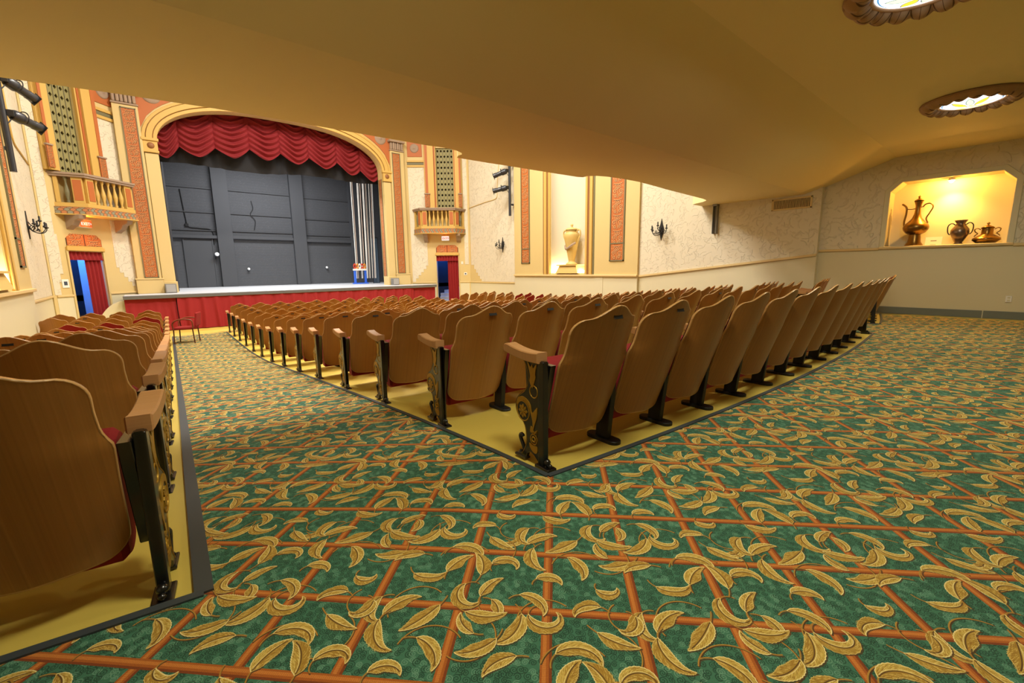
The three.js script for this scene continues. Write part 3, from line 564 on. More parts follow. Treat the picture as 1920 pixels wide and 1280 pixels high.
  // exit sign
  {
    const t = group('exit_sign', side === 'right' ? 'red lit EXIT sign under the right box' : 'red lit EXIT sign with arrow under the left box', 'sign', o.place((side === 'right' ? 1.17 : 1.13) * f, 2.78, 0.16), o.ry);
    mesh('housing', rbx(-0.2, 0.2, -0.12, 0.12, -0.16, 0, 0.015), M.white, t);
    const c = canvas(256, 160, (x, w, h) => { x.fillStyle = side === 'right' ? '#f4ded2' : '#e8622c'; x.fillRect(0, 0, w, h); x.fillStyle = side === 'right' ? '#e02414' : '#fff4e6'; x.font = 'bold 92px sans-serif'; x.textAlign = 'center'; x.textBaseline = 'middle'; x.fillText('EXIT', w / 2 - 8, h / 2 + 4, 200); x.beginPath(); x.moveTo(w - 6, h / 2); x.lineTo(w - 30, h / 2 - 26); x.lineTo(w - 30, h / 2 + 26); x.fill(); });
    const ct = tex(c, true); mesh('face', new THREE.PlaneGeometry(0.38, 0.22).translate(0, 0, 0.003), new THREE.MeshStandardMaterial({ color: '#000000', emissive: 0xffffff, emissiveMap: ct, emissiveIntensity: 1.1 }), t);
    const l = new THREE.PointLight(new THREE.Color(1, 0.28, 0.06), side === 'left' ? 1.6 : 0.7, 0, 2); l.position.set(0, 0.0, 0.06); l.castShadow = true; t.add(l);
  }
  // box balcony
  {
    const t = group('box_balcony', `balustraded golden box projecting above the ${side} stage door`, 'balcony', o.place(side === 'left' ? 0.24 : 0, 3.0), o.ry);
    const dep = 0.62, plan = (e) => [[S(0.16) - sx * e, 0], [S(0.62) - sx * e * 0.5, dep + e], [S(2.3) + sx * e * 0.5, dep + e], [S(2.74) + sx * e, 0]];
    const slab = (e, y0, y1) => { let p = plan(e).map(([x, z]) => [x, -z]); if (sx > 0) p = p.reverse(); const g = extr(shapeOf(p), y1 - y0); g.rotateX(-Math.PI / 2); g.translate(0, y0, 0); return g; };
    const fr = slab(0.03, 0.03, 0.24); mesh('frieze', uvm(fr), M.frieze, t);
    mesh('floor_slab', merge([slab(0.05, 0, 0.03), slab(0.0, 0.24, 0.36)]), M.gold, t);
    mesh('top_rail', merge([slab(0.05, 1.13, 1.19), slab(0.08, 1.19, 1.25)]), M.stone, t);
    mesh('back_parapet', slab(-0.22, 0.36, 0.37), M.yellow, t);
    const P = plan(-0.07), face = (a, b) => { const dx = b[0] - a[0], dz = b[1] - a[1], l = Math.hypot(dx, dz); return { l, at: (q) => [a[0] + dx * q, a[1] + dz * q], ry: Math.atan2(-dz, dx) }; };
    const postAt = (p, ry, w) => { const g = rbx(-w / 2, w / 2, 0.36, 1.13, -0.06, 0.06, 0.01); g.rotateY(ry); g.translate(p[0], 0, p[1]); return g; };
    const panelAt = (p, ry, w) => { const out = []; for (const z of [-1, 1]) { const g = bx(-w / 2 + 0.03, w / 2 - 0.03, 0.44, 1.05, z > 0 ? 0.058 : -0.072, z > 0 ? 0.072 : -0.058); g.rotateY(ry); g.translate(p[0], 0, p[1]); out.push(g); } return merge(out); };
    const bal = lathe([[0.035, 0.36], [0.05, 0.4], [0.03, 0.45], [0.062, 0.62], [0.066, 0.7], [0.028, 0.92], [0.026, 1.0], [0.045, 1.06], [0.05, 1.13]], 10);
    const F = face(P[1], P[2]), G1 = face(P[0], P[1]), G2 = face(P[2], P[3]);
    for (const [fc, q, w] of [[F, 0.09, 0.24], [F, 0.91, 0.24], [G1, 0.78, 0.26], [G2, 0.22, 0.26], [G1, 0.08, 0.1], [G2, 0.92, 0.1]]) { mesh('post', postAt(fc.at(q), fc.ry, w), M.gold, t); if (w > 0.2) mesh('post_panel', panelAt(fc.at(q), fc.ry, w), M.terracotta, t); }
    for (let k = 0; k < 5; k++) { const p = F.at(0.24 + k * 0.13); mesh('baluster', bal.clone().translate(p[0], 0, p[1]), k % 2 ? M.gold : M.gold, t); }
    for (const fc of [G1, G2]) { const p = fc.at(fc === G1 ? 0.4 : 0.6); mesh('baluster', bal.clone().translate(p[0], 0, p[1]), M.olive, t); }
    for (const s of [0.5, 2.15]) { const br = extrX([[0, 0], [0.5, 0], [0.46, -0.1], [0.3, -0.16], [0.2, -0.3], [0.08, -0.36], [0, -0.42]], S(s) - 0.11, S(s) + 0.11, 0.015); mesh('bracket', br, M.stone, t); }
  }
}
splay('right'); splay('left');

// =====================================================================
// proscenium
// =====================================================================
const PZ = -21.2, OPX = 4.3, OPC = -0.06;
const archY = (x, k = 0) => 5.95 + (1.55 + k) * Math.sqrt(Math.max(0, 1 - Math.pow(Math.min(1, Math.abs(x) / (OPX + k)), 2.6)));
function archPath(k, n = 40, y0 = 0.4) {
  const p = [[-(OPX + k), y0]];
  for (let i = 0; i <= n; i++) { const s = -Math.cos(Math.PI * i / n) * (OPX + k); const e = 1 - Math.cos(Math.PI * i / n); p.push([s, archY(s, k)]); }
  p.push([OPX + k, y0]); return p.map(([x, y]) => [x + OPC, y]);
}
{
  const sh = shapeOf([[-5.9, -1], [5.9, -1], [5.9, HALL_Y], [-5.9, HALL_Y]]);
  const h = new THREE.Path(); archPath(0).forEach(([x, y], i) => (i ? h.lineTo(x, y) : h.moveTo(x, y))); h.closePath(); sh.holes.push(h);
  const g = extr(sh, 0.5); g.translate(0, 0, PZ - 0.5);
  structure('wall_proscenium', uvm(g), M.yellow, 'yellow proscenium wall round the stage opening');
  const ring = (k0, k1, d, m, name, label) => {
    const a = archPath(k1, 40, 5.95).slice(1, -1), b = archPath(k0, 40, 5.95).slice(1, -1).reverse();
    const rg = extr(shapeOf([...a, ...b]), d, 0.01); rg.translate(0, 0, PZ); structure(name, rg, m, label);
  };
  ring(0.0, 0.1, 0.05, M.gold, 'trim_40', 'inner golden moulding of the stage arch');
  ring(0.1, 0.14, 0.02, M.brown, 'trim_41', 'thin brown line in the stage arch moulding');
  ring(0.14, 0.3, 0.09, M.gold, 'trim_42', 'broad golden roll of the stage arch');
  ring(0.3, 0.34, 0.03, M.brown, 'trim_43', 'outer brown line of the stage arch moulding');
  ring(0.34, 0.42, 0.06, M.gold, 'trim_44', 'outer golden fillet of the stage arch');
  // spandrel panels
  for (const s of [-1, 1]) {
    const pts = [[4.75, 6.7], [4.75, 8.1], [1.0, 8.1]]; for (let x = 1.0; x <= 4.65; x += 0.25) pts.push([x, archY(x, 0.48) + 0.02]); pts.push([4.72, 6.3]);
    let p = pts.map(([x, y]) => [s * x + OPC, y]); 
    const t = group('spandrel_panel', `terracotta spandrel with rosette beside the ${s < 0 ? 'left' : 'right'} end of the stage arch`, 'panel', [0, 0, PZ]);
    mesh('panel', extr(shapeOf(p), 0.03), M.terracotta, t);
    mesh('rosette', lathe([[0, 0.07], [0.06, 0.065], [0.09, 0.03], [0.16, 0.05], [0.2, 0.03], [0.25, 0.04], [0.28, 0]], 24).rotateX(Math.PI / 2).translate(s * 4.3 + OPC, 7.45, 0.03), M.stone, t);
  }
  for (const s of [-1, 1]) {
    const nm = s < 0 ? 'left' : 'right', cx = (x) => s * x + OPC;
    const BX = (a, b, y0, y1, z0, z1, r) => (r ? rbx(Math.min(cx(a), cx(b)), Math.max(cx(a), cx(b)), y0, y1, z0, z1, r) : bx(Math.min(cx(a), cx(b)), Math.max(cx(a), cx(b)), y0, y1, z0, z1));
    // inner column
    const t = group('arch_column', `plain golden column carrying the ${nm} end of the stage arch`, 'column', [0, 0.45, PZ]);
    mesh('shaft', BX(4.32, 4.7, 0, 5.0, 0, 0.1, 0.02), M.yellow, t);
    mesh('capital', merge([BX(4.28, 4.74, 5.02, 5.1, 0, 0.16, 0.015), BX(4.3, 4.72, 5.1, 5.42, 0, 0.13), BX(4.26, 4.76, 5.42, 5.52, 0, 0.18, 0.02)]), M.gold, t);
    mesh('rosette', lathe([[0, 0.05], [0.06, 0.05], [0.09, 0.02], [0.11, 0]], 16).rotateX(Math.PI / 2).translate(cx(4.5), 5.26, 0.13), M.brown, t);
    mesh('base', BX(4.26, 4.74, 0, 0.42, 0, 0.16, 0.015), M.yellow, t);
    // outer pilaster
    const q = group('pilaster', `tall pilaster with a carved terracotta strip on the ${nm} of the stage arch`, 'pilaster', [0, 0.45, PZ]);
    mesh('shaft', BX(4.72, 5.42, 0.3, 6.5, 0, 0.16, 0.015), M.yellow, q);
    mesh('base', merge([BX(4.68, 5.46, 0, 0.5, 0, 0.2, 0.015), BX(4.66, 5.48, 0.5, 0.56, 0, 0.22, 0.015)]), M.yellow, q);
    const W = 0.38, H = 5.78, pg = new THREE.PlaneGeometry(W, H), uv = pg.attributes.uv; for (let i = 0; i < uv.count; i++) uv.setY(i, uv.getY(i) * H / 1.15); pg.translate(cx(5.0), 0.6 + H / 2, 0.172); mesh('carving', pg, M.carve, q);
    mesh('frame', merge([BX(4.79, 4.82, 0.57, 6.41, 0.16, 0.19), BX(5.18, 5.21, 0.57, 6.41, 0.16, 0.19), BX(4.79, 5.21, 0.57, 0.6, 0.16, 0.19), BX(4.79, 5.21, 6.38, 6.41, 0.16, 0.19)]), M.olive, q);
    mesh('capital', merge([BX(4.7, 5.44, 6.5, 6.56, 0, 0.2, 0.015), BX(4.66, 5.48, 6.9, 7.0, 0, 0.28, 0.02)]), M.stone, q);
    for (let k = 0; k < 6; k++) mesh('leaf', rbx(cx(5.07) - 0.33 + k * 0.11, cx(5.07) - 0.23 + k * 0.11, 6.56, 6.9, 0.02, 0.19 + 0.03 * (k % 2), 0.04, 2), M.stone, q);
  }
  const jp = group('jamb_panel', 'narrow carved terracotta strip on the right jamb of the stage opening', 'panel', [OPX + OPC, 0.9, PZ - 0.25]);
  { const g = new THREE.PlaneGeometry(0.3, 4.7), uv = g.attributes.uv; for (let i = 0; i < uv.count; i++) uv.setY(i, uv.getY(i) * 4.7 / 0.9); g.rotateY(-Math.PI / 2); g.translate(-0.012, 2.35, 0); mesh('carving', g, M.carve, jp); mesh('frame', merge([bx(-0.02, 0, 0, 4.7, -0.19, -0.15), bx(-0.02, 0, 0, 4.7, 0.15, 0.19)]), M.olive, jp); }
}
// =====================================================================
// stage
// =====================================================================
const SY = 0.45, SF = -19.3;
structure('floor_stage', merge([rbx(-5.9, 5.85, SY - 0.12, SY, SF, -20.6, 0.02), bx(-5.5, 5.6, SY - 0.12, SY - 0.001, -21.7, -20.55), bx(-9, 9, SY - 0.2, SY - 0.001, -27.6, -21.65)]), M.stageFloor, 'pale grey stage floor');
{
  const t = group('stage_skirt', 'red pleated skirt hung along the front of the stage', 'curtain', [0, -0.8, SF]);
  const R = rng(31); const ph = Array.from({ length: 12 }, () => R() * 6.28);
  const pl = (x0, x1, z0, amp) => gridGeo(Math.round((x1 - x0) * 40), 10, (u, v) => { const x = lerp(x0, x1, u), y = lerp(0.02, 1.14, v); const k = 1.1 - 0.7 * v; return [x + 0.02 * Math.sin(x * 5 + 3 * v), y, z0 + amp * k * (Math.sin(x * 13 + Math.sin(x * 1.7) * 2) + 0.5 * Math.sin(x * 29 + ph[0])) + 0.06 * (1 - v)]; });
  mesh('centre_drape', pl(-4.5, 4.6, 0.06, 0.035), M.velvet, t);
  mesh('left_drape', pl(-5.88, -4.52, -0.02, 0.02), M.velvet, t);
  mesh('right_drape', pl(4.62, 5.83, -0.02, 0.02), M.velvet, t);
  mesh('edge_band', rbx(-5.92, 5.88, 1.13, 1.255, -0.01, 0.1, 0.015), M.metal, t);
}
structure('wall_stage_front', bx(-5.86, 5.82, -1.0, SY - 0.1, SF - 0.3, SF - 0.06), M.stageBlack, 'dark wall under the stage front');
structure('wall_stage_sides', merge([bx(-9.3, -9, -1, 10, -27.9, -21.65), bx(9, 9.3, -1, 10, -27.9, -21.65), bx(-9.3, -5.6, -1, 10, -21.9, -21.65), bx(5.6, 9.3, -1, 10, -21.9, -21.65)]), M.stageBlack, 'black side walls of the stage');
structure('ceiling_stage', bx(-9.3, 9.3, 10, 10.3, -27.9, -21.65), M.stageBlack, 'black ceiling over the stage');
const RW = -27.3;
structure('wall_stage_rear', uvm(bx(-9.3, 9.3, -0.2, 10, RW - 0.3, RW)), M.block, 'dark grey painted block wall behind the stage');
[[-2.1, -1.42, 'left'], [1.5, 2.18, 'right'], [4.75, 5.4, 'far right']].forEach(([a, b, w]) => structure('wall_stage_pier', rbx(a, b, SY, 9, RW, RW + 0.22, 0.01), M.stageGrey, `grey pier on the stage rear wall, the ${w} one`));
[[-7, -2.1, 2.94], [-1.42, 1.5, 2.95], [2.18, 4.75, 2.9]].forEach(([a, b, y], i) => structure('wall_stage_ledge', merge([rbx(a, b, y - 0.05, y + 0.1, RW, RW + 0.16, 0.01), rbx(a, b, y + 0.32, y + 0.36, RW, RW + 0.05, 0.005), rbx(a, b, y + 1.2, y + 1.24, RW, RW + 0.05, 0.005), rbx(a, b, y + 2.36, y + 2.42, RW, RW + 0.05, 0.005)]), M.stageGrey, `painted ledge on the stage rear wall, ${['left', 'middle', 'right'][i]} bay`));
structure('door_1', merge([rbx(-3.5, -2.35, SY, 2.8, RW, RW + 0.05, 0.005), rbx(-3.55, -3.5, SY, 2.85, RW, RW + 0.07, 0.004), rbx(-2.35, -2.3, SY, 2.85, RW, RW + 0.07, 0.004)]), M.stageGrey, 'grey painted door in the stage rear wall');
{ // pipes and cables on the rear wall
  const t = group('wall_conduit', 'black conduit with a junction box on the stage rear wall', 'conduit', [-3.3, 3.2, RW + 0.03]);
  mesh('pipe', tube([[-0.1, 2.0, 0], [-0.05, 1.2, 0], [0.0, 0.55, 0], [0.05, 0.25, 0], [0.5, 0.18, 0], [1.0, 0.1, 0], [1.05, -0.6, 0]], 0.02, 40, 6), M.stageBlack, t); mesh('junction_box', rbx(-0.07, 0.07, 0.25, 0.38, -0.03, 0.05, 0.01), M.stageBlack, t);
  const c = group('wall_cable', 'loose black cable hanging on the middle bay of the stage wall', 'cable', [-0.4, 3.3, RW + 0.03]);
  mesh('cord', tube([[0, 1.6, 0], [0.05, 1.2, 0.02], [-0.1, 0.9, 0.02], [0.1, 0.6, 0.02], [0.02, 0.1, 0]], 0.015, 30, 5), M.stageBlack, c);
}
// red swagged valance: two tiers of swags following the arch
{
  const cusp = [-4.5, -3.66, -2.49, -1.27, -0.09, 1.08, 2.33, 3.44, 4.4];
  const t = group('stage_valance', 'red velvet valance of two tiers of swags under the stage arch', 'curtain', [0, 0, PZ - 0.62]);
  const cy = [5.75, 5.98, 6.1, 6.24, 6.25, 6.24, 6.2, 5.98, 5.8];
  for (let tier = 0; tier < 2; tier++) for (let i = 0; i < cusp.length - 1; i++) {
    const a = cusp[i], b = cusp[i + 1], up = tier ? 0.68 : 0;
    const sw = gridGeo(24, 56, (u, v) => {
      const e = 1 - Math.pow(Math.abs(2 * u - 1), 1.55), x = lerp(a, b, u), yc = lerp(cy[i], cy[i + 1], u) + up;
      const sag = 0.42 * e * (0.55 + 0.45 * v), y = yc + (1 - v) * lerp(0.6, 0.98, 1 - e * 0.25) - sag;
      const ph = (1 - v) * 4.6 + 0.25 * Math.sin(u * 5 + i), tri = Math.abs(2 * (ph - Math.floor(ph + 0.5))), folds = 0.15 * (0.12 + e) * (0.5 - tri), gather = -0.1 * Math.pow(1 - e, 3);
      return [x, y, (tier ? -0.12 : 0.04) + folds + gather + 0.16 * e * v];
    });
    mesh('swag', sw, M.valance, t);
  }
  const tp = gridGeo(160, 6, (u, v) => { const x = lerp(-4.5, 4.4, u); return [x, lerp(6.9, 8.0, v), -0.2 + 0.04 * Math.sin(x * 9)]; }); mesh('heading', tp, M.valance, t);
}
{
  const t = group('stage_border', 'black pleated border cloth hung behind the red valance', 'curtain', [0, 5.45, PZ - 1.0]);
  mesh('cloth', gridGeo(300, 4, (u, v) => { const x = lerp(-5.0, 5.0, u); return [x, lerp(0.06 * Math.sin(x * 1.3) + 0.02 * x, 2.6, v), 0.06 * Math.sin(x * 8 + Math.sin(x * 2.3) * 2)]; }), std('#232326', 0.95), t);
}
// stage side legs
for (const s of [-1, 1]) {
  const t = group('masking_drape', `tall black side curtain at the ${s < 0 ? 'left' : 'right'} of the stage`, 'curtain', [s * (s < 0 ? 4.75 : 6.0), SY, s < 0 ? -22.6 : -23.2]);
  mesh('cloth', gridGeo(60, 4, (u, v) => { const x = lerp(-0.55, 0.55, u); return [x, lerp(0, 8.5, v), 0.06 * Math.sin(x * 30)]; }), M.blackCloth, t);
}
// rope lines of the fly loft and their pin rail
{
  let k = 0;
  for (const [x, z, lean] of [[4.12, -25, 0], [4.2, -25.0, 0], [4.42, -25, 0.1], [4.5, -25.1, 0.12], [4.58, -25, 0.1], [4.68, -24.9, 0.1], [4.76, -25, 0.12], [4.86, -25, 0.14], [4.95, -25.1, 0.14], [5.05, -25, 0.16], [5.14, -24.9, 0.16], [5.24, -25, 0.18]]) {
    const t = mesh('fly_rope', rod([0, 0, 0], [lean, 8.2, 0], 0.024, 6), k % 3 === 1 ? M.rope : M.white); t.position.set(x, SY + 0.3, z); k++;
    tag(t, 'pale vertical fly rope at the right side of the stage', 'rope', 'fly ropes at stage right');
  }
  const p = group('pin_rail', 'blue pin rail stand with coiled ropes at the foot of the fly ropes', 'rack', [4.2, SY, -24.7]);
  for (const x of [-0.3, 0.3]) mesh('leg', rbx(x - 0.05, x + 0.05, 0, 0.78, -0.06, 0.06, 0.01), M.blue, p);
  mesh('rail', rbx(-0.38, 0.38, 0.74, 0.84, -0.08, 0.08, 0.015), M.white, p);
  for (let i = 0; i < 5; i++) mesh('rope_coil', new THREE.TorusGeometry(0.06, 0.03, 6, 12).scale(1, 1.8, 1).translate(-0.28 + i * 0.14, 0.98, 0), [std('#c0391f', 0.8), std('#d98a2b', 0.8), M.white][i % 3], p);
  mesh('foot', rbx(-0.42, 0.42, 0, 0.06, -0.14, 0.14, 0.01), M.blue, p);
  const f = group('counterweight_guard', 'blue-grey metal guard panel behind the fly ropes', 'panel', [5.35, SY, -25.3]); mesh('sheet', rbx(-0.12, 0.22, 0, 2.6, -0.02, 0.02, 0.005), std('#53667c', 0.5), f); mesh('frame', merge([rbx(-0.16, -0.12, 0, 2.65, -0.03, 0.03, 0.005), rbx(0.22, 0.26, 0, 2.65, -0.03, 0.03, 0.005), rbx(-0.16, 0.26, 2.6, 2.65, -0.03, 0.03, 0.005)]), M.darkMetal, f);
}
// stage work light (hidden above the valance) and the two small lamps on the rear wall
{
  const t = group('stage_work_light', 'long white work light hung above the stage behind the border', 'lamp', [STAGE_LIGHT[0], STAGE_LIGHT[1] + 0.02, STAGE_LIGHT[2]]);
  mesh('housing', rbx(-2.2, 2.2, 0.02, 0.12, -0.65, 0.65, 0.02), M.darkMetal, t); mesh('diffuser', bx(-2.1, 2.1, 0, 0.02, -0.6, 0.6), new THREE.MeshStandardMaterial({ color: '#ffffff', emissive: 0xffffff, emissiveIntensity: 1 }), t);
  for (const x of [-1.8, 1.8]) mesh('hanger', rod([x, 0.12, 0], [x, 2.78, 0], 0.01), M.darkMetal, t);
  const a = group('wall_spotlight', 'round white-faced spotlight on the edge of the left stage pier', 'lamp', [-2.22, 2.1, RW + 0.2]); a.scale.setScalar(0.75);
  mesh('head', new THREE.CylinderGeometry(0.13, 0.1, 0.22, 18).rotateX(Math.PI / 2), M.darkMetal, a); mesh('lens', new THREE.SphereGeometry(0.13, 16, 8, 0, 6.3, 0, 1.57).scale(1, 0.4, 1).rotateX(Math.PI / 2).translate(0, 0, 0.11), std('#dfe6ee', 0.15), a); mesh('yoke', new THREE.TorusGeometry(0.16, 0.015, 6, 18, Math.PI).rotateZ(Math.PI), M.darkMetal, a); mesh('bracket', rbx(-0.02, 0.02, -0.4, -0.12, -0.14, -0.08, 0.005), M.darkMetal, a);
  for (const [x, y, w] of [[-0.85, 1.35, 'left'], [3.2, 1.4, 'right']]) { const b = group('wall_bulb', `small globe bulb on the stage rear wall, the ${w} one`, 'lamp', [x, y, RW + 0.02]); mesh('base', new THREE.CylinderGeometry(0.05, 0.06, 0.06, 14).rotateX(Math.PI / 2), M.darkMetal, b); mesh('globe', new THREE.SphereGeometry(0.07, 14, 10).translate(0, 0, 0.09), std('#e8ecef', 0.1), b); }
}
// monitor speakers at the column feet
for (const s of [-1, 1]) {
  const t = group('stage_speaker', `grey box loudspeaker at the foot of the ${s < 0 ? 'left' : 'right'} arch column`, 'speaker', [s * 4.5 + OPC, SY, PZ + 0.36]);
  mesh('cabinet', rbx(-0.17, 0.17, 0, 0.34, -0.13, 0.13, 0.015), std('#75736f', 0.6), t); mesh('grille', rbx(-0.14, 0.14, 0.03, 0.31, 0.125, 0.14, 0.004), std('#9a9996', 0.7), t);
}
// curved cheek wall of the steps at the left end of the stage
{ const s = new THREE.Shape(); s.moveTo(0, 0); s.lineTo(0.7, 0); s.lineTo(0.7, 1.1); s.quadraticCurveTo(0.25, 1.05, 0, 0.45); s.closePath(); const g = extr(s, 0.15); const m = tag(mesh('step_cheek', g, M.dado), 'curved cream cheek wall at the left end of the stage', 'wall', undefined); m.position.set(-6.6, -0.8, -19.6); }

// =====================================================================
// wall fittings
// =====================================================================
function sconce(name, label, pos, ry) {
  const t = group(name, label, 'sconce', pos, ry, 'wrought iron wall sconces');
  mesh('backplate', extr(shapeOf([[0, -0.32], [0.06, -0.1], [0.09, 0.05], [0.04, 0.2], [0, 0.38], [-0.04, 0.2], [-0.09, 0.05], [-0.06, -0.1]]), 0.02, 0.004), M.ironMatt, t);
  for (const [a, r, y] of [[-1.1, 0.3, 0.02], [-0.4, 0.34, -0.04], [0.4, 0.34, -0.04], [1.1, 0.3, 0.02], [0, 0.22, 0.12]]) {
    const ex = Math.sin(a) * r, ez = Math.cos(a) * r;
    mesh('arm', tube([[0, y, 0.02], [ex * 0.3, y - 0.1, 0.02 + ez * 0.3], [ex * 0.75, y - 0.12, 0.02 + ez * 0.75], [ex, y - 0.02, 0.02 + ez], [ex * 0.9, y + 0.06, 0.02 + ez * 0.9]], 0.011, 18, 5), M.ironMatt, t);
    mesh('candle_cup', lathe([[0.005, 0], [0.04, 0.015], [0.045, 0.04], [0.02, 0.045], [0.02, 0.14], [0, 0.16]], 10).translate(ex, y, 0.02 + ez), M.ironMatt, t);
    for (const q of [-1, 1]) mesh('leaf_scroll', new THREE.TorusGeometry(0.035, 0.008, 5, 12, 4.6).rotateY(a).translate(ex * 0.55 + q * 0.04 * Math.cos(a), y - 0.05, 0.02 + ez * 0.55), M.ironMatt, t);
  }
}
sconce('wall_sconce', 'dark iron sconce on bright stucco just outside the balcony edge', [SX[1] - 0.012, 2.37, -8.22], -Math.PI / 2);
sconce('wall_sconce', 'dark iron sconce on the right wall between bay and box', [SX[1] - 0.012, 2.28, -16.6], -Math.PI / 2);
sconce('wall_sconce', 'dark iron sconce on the left wall between bay and box', [-7.52 + 0.012, 2.42, -17.0], Math.PI / 2);

// stage spotlights on vertical pipes
function lightPipe(side) {
  const s = side === 'right' ? 1 : -1, x = s * (side === 'right' ? 7.78 : 7.37), z = side === 'right' ? -15.74 : -15.35;
  const p = group('lighting_pipe', `black vertical lighting pipe on the ${side} wall next to the bay`, 'pipe', [x, side === 'right' ? 3.55 : 3.5, z]);
  mesh('pipe', new THREE.CylinderGeometry(0.06, 0.06, 4.6, 14).translate(0, 2.3, 0), M.darkMetal, p);
  for (const y of [0.5, 2.2, 3.9]) mesh('wall_bracket', rbx(Math.min(0, s * (s > 0 ? 0.21 : 0.088)), Math.max(0, s * (s > 0 ? 0.21 : 0.088)), y - 0.04, y + 0.04, -0.04, 0.04, 0.01), M.darkMetal, p);
  [4.78, 5.5, 6.2].forEach((y, i) => {
    const t = group('stage_spotlight', `dark ${['lowest', 'middle', 'topmost'][i]} ellipsoidal spotlight clamped to the ${side} lighting pipe`, 'spotlight', [x - s * 0.12, y, z - 0.08]);
    const d = V(-s * 0.55, -0.18 - 0.12 * (i > 0 ? 1 : 0), -0.62).normalize(), q = new THREE.Quaternion().setFromUnitVectors(V(0, 1, 0), d), put = (g) => g.scale(1.0, 0.72, 1.0).applyQuaternion(q);
    mesh('barrel', put(lathe([[0, 0.0], [0.09, 0.0], [0.12, 0.05], [0.13, 0.28], [0.1, 0.36], [0.095, 0.62], [0.105, 0.63], [0.105, 0.86], [0.09, 0.86], [0, 0.84]], 16)), M.darkMetal, t);
    mesh('color_frame', put(new THREE.BoxGeometry(0.24, 0.02, 0.24).translate(0, 0.86, 0)), M.ironMatt, t);
    mesh('lens', put(new THREE.CylinderGeometry(0.085, 0.085, 0.01, 16).translate(0, 0.87, 0)), std('#cfd4da', 0.1), t);
    mesh('yoke', put(new THREE.TorusGeometry(0.17, 0.014, 6, 16, Math.PI).rotateX(Math.PI / 2).translate(0, 0.3, 0)), M.ironMatt, t);
    mesh('cable', tube([[0, 0, 0], [s * 0.02, -0.15, 0.05], [s * 0.1, -0.25, 0.1], [s * 0.12, -0.05, 0.08]], 0.012, 14, 5), M.ironMatt, t);
    mesh('clamp', rbx(-0.06, 0.06, -0.07, 0.07, -0.02, 0.1, 0.01), M.ironMatt, t);
  });
}
lightPipe('right'); lightPipe('left');
// pipe runs (painted conduit) on the stucco
tag(mesh('wall_conduit', tube([[SX[1] - 0.03, 4.3, -19.3], [SX[1] - 0.03, 4.42, -18.0], [SX[1] - 0.03, 4.5, -17.05], [SX[1] - 0.03, 4.55, -16.98], [SX[1] - 0.03, 5.0, -16.95], [SX[1] - 0.03, 6.0, -16.8]], 0.02, 40, 6), M.rail), 'thin cream conduit climbing the right wall from the box to the spotlights', 'conduit');
tag(mesh('wall_conduit', tube([[-7.49, 4.3, -19.1], [-7.49, 4.4, -18.0], [-7.49, 4.5, -17.2], [-7.49, 4.6, -17.1], [-7.49, 5.2, -17.0], [-7.49, 6.3, -16.9]], 0.02, 40, 6), M.gold), 'thin yellow conduit climbing the left wall from the box to the spotlights', 'conduit');
// ventilation grille
{
  const t = group('vent_grille', 'metal ventilation grille below the balcony ceiling on the right wall', 'vent', [SX[1] - 0.012, 2.79, -4.4], -Math.PI / 2);
  mesh('frame', merge([rbx(-0.48, 0.48, 0.11, 0.15, 0, 0.03, 0.005), rbx(-0.48, 0.48, -0.15, -0.11, 0, 0.03, 0.005), rbx(-0.48, -0.44, -0.15, 0.15, 0, 0.03, 0.005), rbx(0.44, 0.48, -0.15, 0.15, 0, 0.03, 0.005)]), M.rail, t);
  mesh('backing', bx(-0.45, 0.45, -0.12, 0.12, 0.001, 0.004), M.stageBlack, t);
  for (let i = 0; i < 26; i++) mesh('slat', bx(-0.435 + i * 0.0345, -0.428 + i * 0.0345 + 0.008, -0.115, 0.115, 0.004, 0.025), M.rail, t);
}
// metal channel hanging on the right wall at the balcony front
{ const t = group('metal_channel', 'grey metal channel hanging below the balcony edge on the right wall', 'channel', [SX[1] - 0.012, 2.14, -6.4], -Math.PI / 2); mesh('channel', merge([bx(-0.06, 0.06, 0, 0.86, 0, 0.012), bx(-0.06, -0.05, 0, 0.86, 0, 0.14), bx(0.05, 0.06, 0, 0.86, 0, 0.14)]), std('#8d8c88', 0.5), t); mesh('bracket', rbx(-0.07, 0.07, 0.8, 0.86, 0, 0.15, 0.005), M.metal, t); }
function plate(name, label, cat, pos, ry, w, h, dot) { const t = group(name, label, cat, pos, ry); mesh('plate', rbx(-w / 2, w / 2, -h / 2, h / 2, 0, 0.02, 0.006), M.white, t); if (dot) mesh('screen', rbx(-w * 0.25, w * 0.25, -h * 0.2, h * 0.25, 0.018, 0.024, 0.002), std('#3c4a5a', 0.3), t); else for (const y of [-h * 0.22, h * 0.22]) mesh('socket', rbx(-w * 0.22, w * 0.22, y - h * 0.12, y + h * 0.12, 0.018, 0.023, 0.002), M.dado, t); }
plate('power_outlet', 'pale power outlet low on the right wall above the baseboard', 'outlet', [SX[0], 0.42, -0.27], -Math.PI / 2, 0.09, 0.13, false);
plate('thermostat', 'white thermostat on the yellow wall beside the right stage door', 'thermostat', SPL.right.place(0.2, 0.95, 0), SPL.right.ry, 0.16, 0.14, true);
plate('light_switch', 'small white switch plate above the thermostat beside the right stage door', 'switch', SPL.right.place(0.36, 1.52, 0), SPL.right.ry, 0.1, 0.14, false);
plate('control_panel', 'white control plate on the yellow wall beside the left stage door', 'switch', SPL.left.place(0.3, 0.9, 0), SPL.left.ry, 0.2, 0.26, true);

